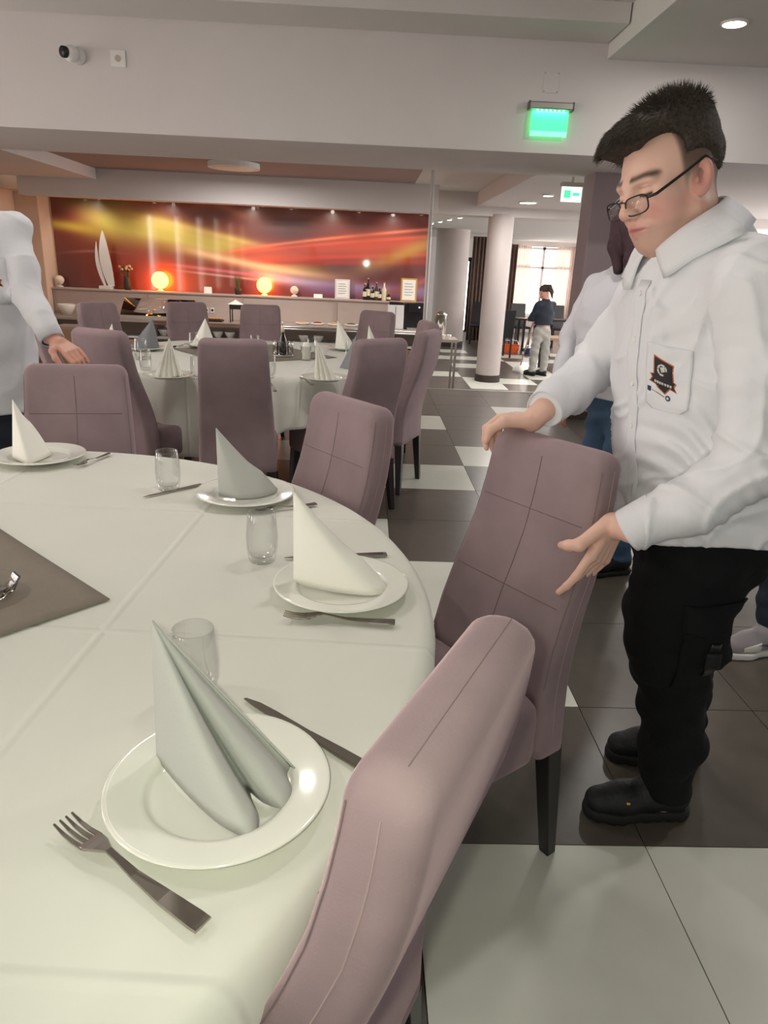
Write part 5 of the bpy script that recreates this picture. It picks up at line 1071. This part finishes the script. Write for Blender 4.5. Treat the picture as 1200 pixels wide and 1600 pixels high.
    for s in (-1, 1):
        N, R = 26, 8; Vv = []; Ff = []
        for i in range(N):
            q = i/(N-1); ph = math.radians(9+171*q); dr = math.cos(ph)*fa+s*math.sin(ph)*la
            front = math.exp(-(q/0.20)**2)
            top = neck+na*(0.052+0.028*q-0.012*front)+dr*(0.080+0.006*math.sin(ph))+(-fa*0.004)
            mid = neck+na*(0.052+0.024*q-0.012*front)+dr*(0.094+0.010*math.sin(ph))
            bot = neck+na*(-0.010+0.022*q-0.012*front)+dr*(0.112+0.014*math.sin(ph)*(1 if q < 0.5 else 0.4)+0.014*front)+s*la*0.030*front
            hit = bv.ray_cast(Vector(bot+dr*0.12), Vector(-dr), 0.30)
            if hit[0] is not None: bot = np.array(hit[0])+unit(dr+0.5*na)*0.008
            for j in range(R):
                t = j/(R-1); p = (1-t)**2*top+2*t*(1-t)*(mid*1.0+na*0.014)+t*t*bot; Vv.append(p-base)
        for i in range(N-1):
            for j in range(R-1): k = i*R+j; Ff.append((k, k+1, k+R+1, k+R))
        c = obj('collar', Vv, Ff, 'shirt', o, True); md = c.modifiers.new('s', 'SOLIDIFY'); md.thickness = 0.003; md.offset = 0
    # placket, buttons, pocket, crest
    PO = V3(0.60, 1.44, 1.2); 
    def front_pt(z, side): # a point well before the chest, over the button line shifted to the wearer's left
        t = (z-0.8)/0.6; return V3(0.84-0.14*t, 1.60-0.045*t, z)+n*0.45+lf*side
    for zz_a, zz_b in ((0.80, 1.40),):
        O = front_pt(1.10, 0.0); up_ = unit(front_pt(1.4, 0)-front_pt(0.8, 0)); patch(bv, O, -n, lf, up_, [(-0.016, -0.29), (0.016, -0.29), (0.016, 0.29), (-0.016, 0.29)], 0.002, 'placket', 'shirt', o, 22, 0.002)
    for i in range(6):
        p = front_pt(0.88+0.095*i, 0.0); h = bv.ray_cast(Vector(p), Vector(-n), 0.8)
        if h[0] is not None:
            c = np.array(h[0])+n*0.004; bb = MB().tube([c-n*0.002, c+n*0.001], 0.0055, 12); obj('button', np.array(bb.v)-base, bb.f, 'white_plastic', o, False)
    pl = V3(0.74, 1.57, 1.20); dirp = -unit(n*0.78+lf*0.62); O = pl-dirp*0.45-lf*0.016; U = unit(np.cross(zz, -dirp)); up_ = unit(V3(-0.12, 0, 1)); 
    patch(bv, O, dirp, U, up_, [(-0.048, -0.066), (-0.032, -0.078), (0.034, -0.078), (0.050, -0.066), (0.052, 0.052), (-0.048, 0.060)], 0.0022, 'pocket', 'shirt', o, 14, 0.002)
    badge(bv, O-up_*0.004-U*0.008, dirp, unit(U-0.18*up_), up_, o, 0.70)
    # ---- trousers
    S = SDF(axis((0.55, 1.20, 0.007)), axis((1.30, 1.92, 0.007)), axis((0.03, 0.98, 0.007)))
    S.cone(V3(0.845, 1.60, 0.80), V3(0.84, 1.60, 0.90), 0.185, 0.18, 0.03, flat=(n, 0.84))
    S.chain([V3(0.815, 1.525, 0.80), V3(0.772, 1.500, 0.62), V3(0.795, 1.50, 0.46), V3(0.835, 1.50, 0.24), V3(0.842, 1.505, 0.11)], [0.115, 0.114, 0.088, 0.076, 0.066], 0.03)
    S.chain([V3(0.88, 1.69, 0.80), V3(0.87, 1.71, 0.62), V3(0.90, 1.73, 0.46), V3(0.965, 1.74, 0.24), V3(0.985, 1.745, 0.12)], [0.12, 0.11, 0.085, 0.074, 0.066], 0.03)
    S.ell(V3(0.742, 1.455, 0.56), (0.085, 0.075, 0.115), None, 0.03); S.ell(V3(0.80, 1.40, 0.60), (0.07, 0.035, 0.09), None, 0.02)
    S.warp(wfold(0.004, [(30, 20, 44, 0.2, 1.0), (-34, 26, 60, 1.1, 0.8), (14, 40, -70, 2.0, 0.6)]))
    for a in (V3(0.842, 1.505, 0.075), V3(0.985, 1.745, 0.085)): S.plane_cut(a, (0, 0, -1), a-0.12, a+0.12)
    tr_, TV, TF = sdf_obj('trousers', S, 'trousers', o, 1); tb = bvh_of(TV, TF)
    dn = unit(V3(0.15, 1, 0)); U = unit(V3(1, -0.15, 0)); patch(tb, V3(0.775, 1.1, 0.58), dn, U, zz, [(-0.075, -0.10), (0.075, -0.10), (0.075, 0.10), (-0.075, 0.10)], 0.004, 'cargo_pocket', 'trousers', o, 8, 0.006)
    patch(tb, V3(0.775, 1.1, 0.665), dn, U, zz, [(-0.08, -0.03), (0.08, -0.03), (0.08, 0.03), (-0.08, 0.03)], 0.008, 'pocket_flap', 'trousers', o, 8, 0.005)
    patch(tb, V3(0.770, 1.1, 0.56), dn, U, zz, [(-0.012, -0.035), (0.012, -0.035), (0.012, 0.06), (-0.012, 0.06)], 0.010, 'strap', 'black_plastic', o, 4, 0.003); patch(tb, V3(0.770, 1.1, 0.575), dn, U, zz, [(-0.017, -0.02), (0.017, -0.02), (0.017, 0.02), (-0.017, 0.02)], 0.014, 'buckle', 'sole_black', o, 3, 0.006)
    # ---- shoes
    for an in (V3(0.850, 1.512, 0), V3(0.990, 1.748, 0)): shoe('shoe', o, an, (-1, -0.02), 0.30, hi=0.115)
    bb = MB().sphere(V3(0.735, 1.466, 0.072)-base, 0.006, 8, 6, (1, 0.6, 0.7)); bb.build('eyelet', 'gold_frame', o, True)
    # ---- hair: short cap with strands
    A = [l, f, u]; S = SDF(axis((0.42, 0.80, 0.004)), axis((1.40, 1.74, 0.004)), axis((1.48, 1.79, 0.004))); r = lambda *v: np.array(v)*SC
    S.ell(L(0, -0.012, 0.052), r(0.081, 0.106, 0.094), A, 0.01); S.ell(L(-0.006, 0.050, 0.100), r(0.070, 0.066, 0.042), A, 0.03); S.ell(L(0, -0.030, 0.112), r(0.066, 0.066, 0.048), A, 0.03); S.ell(L(-0.03, 0.088, 0.088), r(0.045, 0.028, 0.026), A, 0.02)
    pn = unit(-u+0.50*f); S.plane_cut(L(0, 0.088, 0.082), pn, H-0.3, H+0.3, 0.006); S.ell(L(0.06, 0.060, 0.060), r(0.045, 0.045, 0.036), A, 0.01, 'sub')
    for q_ in (-1, 1): S.ell(L(q_*0.092, -0.005, 0.018), r(0.030, 0.052, 0.036), A, 0.008, 'sub')
    S.ell(L(0, -0.125, -0.01), r(0.09, 0.04, 0.04), A, 0.008, 'sub')
    S.warp(lambda X, Y, Z: (0.0018*np.sin(160*((X-H[0])*l[0]+(Y-H[1])*l[1]+(Z-H[2])*l[2])+2*np.sin(60*(Z-H[2])))).astype(np.float32))
    hr, HV, HF = sdf_obj('hair', S, 'hair_dark', o, 1)
    tri = HV[HF]; nn = np.cross(tri[:, 2]-tri[:, 0], tri[:, 3]-tri[:, 1]); nn /= np.linalg.norm(nn, axis=1)[:, None]+1e-9; cc = tri.mean(1); loc = (cc-H)/SC; lz, ly = loc@u, loc@f
    cand = np.nonzero((lz > 0.0) & ((nn@u) > -0.5))[0]; pick = rng.choice(cand, 7000, replace=len(cand) < 7000); sv, sf = [], []
    for i in pick:
        top = smooth(0.10, 0.16, lz[i]); fwd_ = smooth(0.0, 0.09, ly[i])
        d = unit(nn[i]*(0.22+1.1*top*(1-fwd_))+f*(0.15+1.0*fwd_)-l*0.30*fwd_-u*(0.45*fwd_+0.7*(1-top)*(1-fwd_))+rng.normal(0, 0.16, 3)); ln = rng.uniform(0.010, 0.020)*(0.6+0.8*top*(1-fwd_)+0.9*fwd_); d = unit(d-0.85*fwd_*np.dot(d, nn[i])*nn[i]+0.10*fwd_*nn[i]); p = cc[i]-nn[i]*(0.003-0.002*fwd_); w = 0.0011
        a = unit(np.cross(d, V3(0.3, 0.5, 0.8))); b = np.cross(d, a); k = len(sv); sv += [p+w*a, p-0.5*w*a+0.87*w*b, p-0.5*w*a-0.87*w*b, p+d*ln]; sf += [(k, k+1, k+3), (k+1, k+2, k+3), (k+2, k, k+3)]
    st = obj('strands', np.array(sv)-base, sf, 'hair_dark', hr, False); st['kind'] = 'stuff'; hr.location = (0, 0, 0)
    # ---- glasses
    def rimpts(s):
        pts = []
        for a in np.linspace(0, 2*math.pi, 36, endpoint=False):
            e = 0.30; cx, cz = math.copysign(abs(math.cos(a))**(2*e), math.cos(a)), math.copysign(abs(math.sin(a))**(2*e), math.sin(a)); x = s*0.0345+0.0265*cx; pts.append(L(x, 0.118-2.6*x*x, -0.016+0.0165*cz+0.001*cx*s))
        return pts
    for s in (-1, 1):
        P = rimpts(s); bb = MB().tube(P+[P[0]], 0.0016, 6, False); g = obj('eyeglass_rim', np.array(bb.v)-base, bb.f, 'frame_black', o, True)
        c = np.mean(P, 0); V_ = [c-base]+[p-base for p in P]; ln_ = obj('lens', V_, [(0, 1+i, 1+(i+1) % 36) for i in range(36)], 'glass_thin', g, True); md = ln_.modifiers.new('s', 'SOLIDIFY'); md.thickness = 0.001
        bb = MB().tube([L(s*0.061, 0.1075, -0.008), L(s*0.072, 0.095, -0.006), L(s*0.080, 0.03, 0.016), L(s*0.086, -0.012, 0.032), L(s*0.082, -0.04, 0.018)], [0.0024, 0.0034, 0.0030, 0.0026, 0.002], 6); obj('temple', np.array(bb.v)-base, bb.f, 'frame_black', o, True)
    bb = MB().tube([L(-0.009, 0.1175, -0.006), L(0, 0.1215, -0.003), L(0.009, 0.1175, -0.006)], 0.0013, 6); obj('bridge', np.array(bb.v)-base, bb.f, 'frame_black', o, True)
    return o
import time as _time
_t0 = _time.time(); man = build_man(); print('man', _time.time()-_t0)
# ------------------------------------------------------------------ the other people
def simple_person(label, base, n, H, hf, neck, arms, legs, shirt_m, tr_m, hair, res=0.009, hem=0.80, sc=1.0, bulk=1.0, hands=((20, 25, 15),)*4, handdir=None, pel=None, toe=None, shoes='black', badge_on=False, group=None, fz=0.0):
    n = unit(n); lf = np.cross(V3(0, 0, 1), n); base = np.asarray(base, float); allp = [H, neck]+[p for a in arms for p in a]+[p for a in legs for p in a]
    lo, hi = np.min(allp, 0)-0.28, np.max(allp, 0)+0.28
    wr = [a[2] for a in arms]
    fx = [[(H[i]-0.13, H[i]+0.13, res*0.45)]+[(w[i]-0.13, w[i]+0.13, res*0.45) for w in wr] for i in range(3)]
    S = SDF(fine_axis(lo[0], hi[0], res*1.6, fx[0]), fine_axis(lo[1], hi[1], res*1.6, fx[1]), fine_axis(fz, hi[2], res*1.6, fx[2]))
    shc = (arms[0][0]+arms[1][0])/2; hip = (legs[0][0]+legs[1][0])/2
    S.chain([hip, hip*0.5+shc*0.5, shc*0.85+hip*0.15, shc], [0.13, 0.12, 0.13, 0.09], 0.03, flat=(n, 0.75))
    for i, (sh, el, w) in enumerate(arms):
        S.cone(shc, sh, 0.06, 0.05, 0.03); S.chain([sh, el, w], [0.045, 0.038, 0.024], 0.015)
        d = unit(handdir[i]) if handdir else unit(w-el); N = unit(np.cross(d, lf)) if abs(np.dot(d, lf)) < 0.9 else unit(np.cross(d, n)); N = N if N[2] < 0 else -N
        T = np.cross(N, d)*(1 if i == 0 else -1); pc = w+d*0.075
        add_hand(S, w, pc, d, N, T, hands, 0.020, 0.95, [pc+T*0.050+d*0.0, pc+T*0.060+d*0.030+N*0.012, pc+T*0.058+d*0.052+N*0.022])
    for hp, kn, an in legs: S.chain([hp, kn, an], [0.08, 0.05, 0.032], 0.02); S.cone(an-V3(0, 0, 0.02), an+unit(toe)*0.09-V3(0, 0, 0.045), 0.024, 0.014, 0.015)
    add_head(S, H, hf, sc, False, neck)
    V, F = S.mesh(); o = obj('person', V-base, F, 'skin', None, True); o.location = base; paint(o, V, skin_cols(V, H, hf, sc, (206, 152, 132))); tag(o, label, 'person', group)
    # top
    lo2, hi2 = np.min([p for a in arms for p in a]+[hip], 0)-0.30, np.max([p for a in arms for p in a]+[neck], 0)+0.2
    S = SDF(axis((lo2[0], hi2[0], res)), axis((lo2[1], hi2[1], res)), axis((hem-0.05, hi2[2], res)))
    c0 = V3(hip[0], hip[1], hem-0.03); S.chain([c0, (c0+shc)/2, shc-V3(0, 0, 0.14), shc-V3(0, 0, 0.07)], [0.222*bulk, 0.208*bulk, 0.20*bulk, 0.15], 0.03, flat=(n, 0.74)); S.cone(shc, neck+V3(0, 0, 0.01), 0.085, 0.066, 0.04)
    for sh, el, w in arms: S.cone(shc, sh-V3(0, 0, 0.015), 0.075, 0.064, 0.04); S.chain([sh-V3(0, 0, 0.015), el, w+(el-w)*0.18, w], [0.066, 0.056, 0.042, 0.040], 0.015)
    S.warp(wfold(0.004, [(16, 12, 26, 0.3, 1.0), (-22, 16, 34, 1.7, 0.8), (9, 30, -40, 2.2, 0.6)])); S.warp(ridge(0.006, [(26, 14, 30, 0.4), (-30, 22, 24, 1.9), (12, 40, 44, 2.6)]))
    X, Y, Z = S.grid((slice(None),)*3); S.D = np.maximum(S.D, np.where(np.abs(X-hip[0])+np.abs(Y-hip[1]) < 0.6, hem-Z, -1).astype(np.float32))
    for sh, el, w in arms: d = unit(w-el); c = w+d*0.005; S.plane_cut(c, d, c-0.08, c+0.08)
    st, SV, SF = sdf_obj('shirt', S, shirt_m, o, 1)
    for sh, el, w in arms:
        d = unit(w-el); a = unit(np.cross(d, (0.1, 0.2, 0.97))); b = np.cross(d, a); rings = [[w+d*t+r*(math.cos(q)*a+math.sin(q)*b) for q in np.linspace(0, 2*math.pi, 20, endpoint=False)] for t, r in ((-0.06, 0.0445), (0.008, 0.0435), (0.006, 0.038))]
        bb = MB().loft(rings, caps=False); obj('cuff', np.array(bb.v)-base, bb.f, shirt_m, o, True)
    if badge_on:
        bv = bvh_of(SV, SF); dirp = -unit(n*0.95+lf*0.15); ctr = shc-V3(0, 0, 0.17)+lf*badge_on; O = ctr-dirp*0.5; U = unit(np.cross(V3(0, 0, 1), -dirp)); up_ = V3(0, 0, 1.0)
        patch(bv, O, dirp, U, up_, [(-0.06, -0.10), (0.06, -0.10), (0.06, 0.065), (-0.06, 0.065)], 0.0022, 'pocket', shirt_m, o, 8, 0.002); badge(bv, O, dirp, U, up_, o, 0.95)
    # trousers
    lo3, hi3 = np.min([p for a in legs for p in a], 0)-0.2, np.max([p for a in legs for p in a], 0)+0.2
    S = SDF(axis((lo3[0], hi3[0], res)), axis((lo3[1], hi3[1], res)), axis((lo3[2]+0.19, hi3[2], res)))
    S.cone(hip-V3(0, 0, 0.03), hip+V3(0, 0, 0.09), 0.165*bulk, 0.155*bulk, 0.03, flat=(n, 0.72))
    for hp, kn, an in legs: S.chain([hp, kn, an], [0.098*bulk, 0.078, 0.062], 0.03)
    S.warp(wfold(0.004, [(30, 20, 44, 0.2, 1.0), (-34, 26, 60, 1.1, 0.8)]))
    for hp, kn, an in legs: a = an-V3(0, 0, 0.01); S.plane_cut(a, (0, 0, -1), a-0.15, a+0.12)
    sdf_obj('trousers', S, tr_m, o, 1)
    for hp, kn, an in legs:
        if shoes == 'sneaker': sneaker(o, an, toe, fz)
        else: shoe('shoe', o, V3(an[0], an[1], 0), toe, 0.27, 'shoe_black', 'sole_black', fz, 0.10, False, 0.008, False)
    # hair
    l, f, u = hf; A = [l, f, u]; L = lambda x, y, z: H+sc*(x*l+y*f+z*u); e = 0.34
    S = SDF(axis((H[0]-e, H[0]+e, res*0.7)), axis((H[1]-e, H[1]+e, res*0.7)), axis((H[2]-0.42, H[2]+0.24, res*0.7)))
    S.ell(L(0, -0.014, 0.050), np.array((0.084, 0.108, 0.094))*sc, A, 0.01); S.plane_cut(L(0, 0.082, 0.070), unit(-u+0.75*f), H-0.3, H+0.3, 0.006)
    if hair[1] == 'long':
        S.chain([L(0, -0.07, 0.03), L(0, -0.085, -0.05), L(0, -0.09, -0.16), L(0, -0.075, -0.25)], [0.07, 0.08, 0.078, 0.055], 0.03); 
        for s in (-1, 1): S.chain([L(s*0.06, 0.0, 0.05), L(s*0.078, 0.0, -0.05), L(s*0.075, 0.0, -0.16)], [0.035, 0.032, 0.02], 0.02)
    if hair[1] == 'tail': S.chain([L(0, -0.10, 0.07), L(0, -0.15, 0.05), L(0, -0.16, -0.05), L(0, -0.14, -0.16)], [0.035, 0.035, 0.032, 0.012], 0.02)
    S.warp(lambda X, Y, Z: (0.002*np.sin(110*((X-H[0])*l[0]+(Y-H[1])*l[1])+2*np.sin(40*(Z-H[2])))).astype(np.float32))
    sdf_obj('hair', S, hair[0], o, 1)
    return o
def sneaker(parent, an, toe, fz):
    up = shoe('shoe', parent, V3(an[0], an[1], 0), toe, 0.29, 'sneaker_grey', 'sneaker_white', fz, 0.125, False, 0.006, True)
    d = unit([toe[0], toe[1], 0]); w = np.array([-d[1], d[0], 0]); heel = np.array([an[0], an[1], fz])-d*0.075; off = np.array(parent.location)
    me = up.data; co = np.zeros(len(me.vertices)*3, np.float32); me.vertices.foreach_get('co', co); bv = bvh_of(co.reshape(-1, 3)+off, [tuple(q.vertices) for q in me.polygons])
    for s in (-1, 1):
        O = heel+w*s*0.3; U, Zv = d*0.29, V3(0, 0, 1)
        patch(bv, O, -w*s, U, Zv, [(0.55, 0.034), (0.80, 0.034), (0.80, 0.054), (0.66, 0.068), (0.55, 0.074)], 0.0016, 'toe_panel', 'sneaker_white', parent, 4); patch(bv, O, -w*s, U, Zv, [(0.10, 0.040), (0.28, 0.040), (0.24, 0.075), (0.10, 0.080)], 0.0016, 'heel_panel', 'sneaker_white', parent, 4)
        patch(bv, O, -w*s, U, Zv, [(0.12, 0.084), (0.26, 0.060), (0.40, 0.050), (0.62, 0.066), (0.42, 0.064), (0.28, 0.074)], 0.0030, 'side_curve', 'sneaker_dark', parent, 3)
    c = MB().tube([heel+d*0.064+V3(0, 0, 0.10), heel+d*0.064+V3(0, 0, 0.14)], [0.046, 0.045], 18); obj('ankle_collar', np.array(c.v)-off, c.f, 'sneaker_white', parent, True)
# waiter at the left edge, facing the camera, left arm reaching over a chair
simple_person('waiter at the left edge in a white shirt reaching over a chair', (-1.555, 2.80, 0), (0.38, -0.92, 0), V3(-1.565, 2.740, 1.670), head_frame(25, -50, 0), V3(-1.515, 2.790, 1.520),
    [(V3(-1.330, 2.840, 1.465), V3(-1.260, 2.740, 1.240), V3(-1.150, 2.655, 1.085)), (V3(-1.705, 2.720, 1.460), V3(-1.785, 2.660, 1.150), V3(-1.725, 2.560, 0.950))],
    [(V3(-1.425, 2.840, 0.880), V3(-1.415, 2.840, 0.470), V3(-1.415, 2.880, 0.090)), (V3(-1.615, 2.780, 0.880), V3(-1.625, 2.770, 0.470), V3(-1.645, 2.800, 0.090))], 'shirt', 'navy', ('hair_dark', 'short'), 0.007, 0.78, toe=V3(0.3, -0.95, 0), handdir=[V3(0.80, -0.50, -0.35), V3(0.2, -0.5, -0.8)], badge_on=0.085, bulk=1.06)
# person behind the young man
simple_person('person with dark reddish hair, white shirt and blue jeans bending behind the young man', (1.22, 3.20, 0), (-0.93, -0.36, 0), V3(1.12, 3.14, 1.545), head_frame(30, 92, 0), V3(1.15, 3.15, 1.41),
    [(V3(1.16, 3.00, 1.335), V3(1.00, 2.93, 1.09), V3(0.93, 3.02, 0.90)), (V3(1.06, 3.34, 1.335), V3(0.99, 3.42, 1.09), V3(0.93, 3.30, 0.90))],
    [(V3(1.22, 3.12, 0.86), V3(1.20, 3.10, 0.46), V3(1.27, 3.12, 0.09)), (V3(1.18, 3.30, 0.86), V3(1.17, 3.30, 0.46), V3(1.25, 3.32, 0.09))], 'shirt_back', 'denim', ('hair_maroon', 'long'), 0.009, 0.86, toe=V3(-1, -0.2, 0), bulk=1.05)
# person at the right edge: only a dark trouser leg and a sneaker come into view
simple_person('person at the right edge in dark trousers and grey and white sneakers', (1.74, 2.55, 0), (-1, -0.1, 0), V3(1.755, 2.580, 1.620), head_frame(20, 186, 0), V3(1.795, 2.580, 1.470),
    [(V3(1.815, 2.390, 1.410), V3(1.835, 2.300, 1.130), V3(1.695, 2.340, 0.980)), (V3(1.785, 2.770, 1.410), V3(1.795, 2.860, 1.130), V3(1.655, 2.800, 0.980))],
    [(V3(1.700, 2.480, 0.880), V3(1.600, 2.420, 0.480), V3(1.640, 2.400, 0.120)), (V3(1.795, 2.680, 0.880), V3(1.90, 2.68, 0.48), V3(1.98, 2.68, 0.12))], 'shirt_back', 'navy', ('hair_dark', 'short'), 0.009, 0.84, toe=V3(-1, -0.25, 0), shoes='sneaker')
# person mopping in the far room
D0 = V3(3.16, 12.75, LOW)
simple_person('person in a dark navy top and pale grey trousers mopping beside the round column', D0, (-0.55, 0.83, 0), D0+V3(-0.03, 0.03, 1.44), head_frame(25, 123, 0), D0+V3(0, 0, 1.30),
    [(D0+V3(-0.15, -0.10, 1.24), D0+V3(-0.22, -0.03, 1.0), D0+V3(-0.20, 0.20, 0.98)), (D0+V3(0.15, 0.10, 1.24), D0+V3(0.17, 0.22, 1.0), D0+V3(0.02, 0.34, 0.92))],
    [(D0+V3(-0.08, -0.05, 0.78), D0+V3(-0.12, -0.06, 0.42), D0+V3(-0.13, -0.08, 0.08)), (D0+V3(0.08, 0.05, 0.78), D0+V3(0.10, 0.03, 0.42), D0+V3(0.09, -0.02, 0.08))], 'navy', 'grey_trousers', ('hair_dark', 'tail'), 0.012, 0.90+LOW, toe=V3(-0.55, 0.83, 0), sc=0.95, bulk=0.86, fz=LOW)
mp = thing('mop', 'long-handled mop held by the person in the far room', 'mop', (3.02, 13.08, LOW))
MB().tube([(-0.10, 0.1, 0.08), (0.12, -0.1, 1.50)], 0.012, 8).build('handle', 'wood_light', mp, True); MB().lathe([(0.001, 0.0), (0.14, 0.0), (0.12, 0.05), (0.03, 0.12), (0.001, 0.13)], 12, (-0.11, 0.11, 0)).build('mop_head', 'sneaker_white', mp, True)
print('people', _time.time()-_t0)
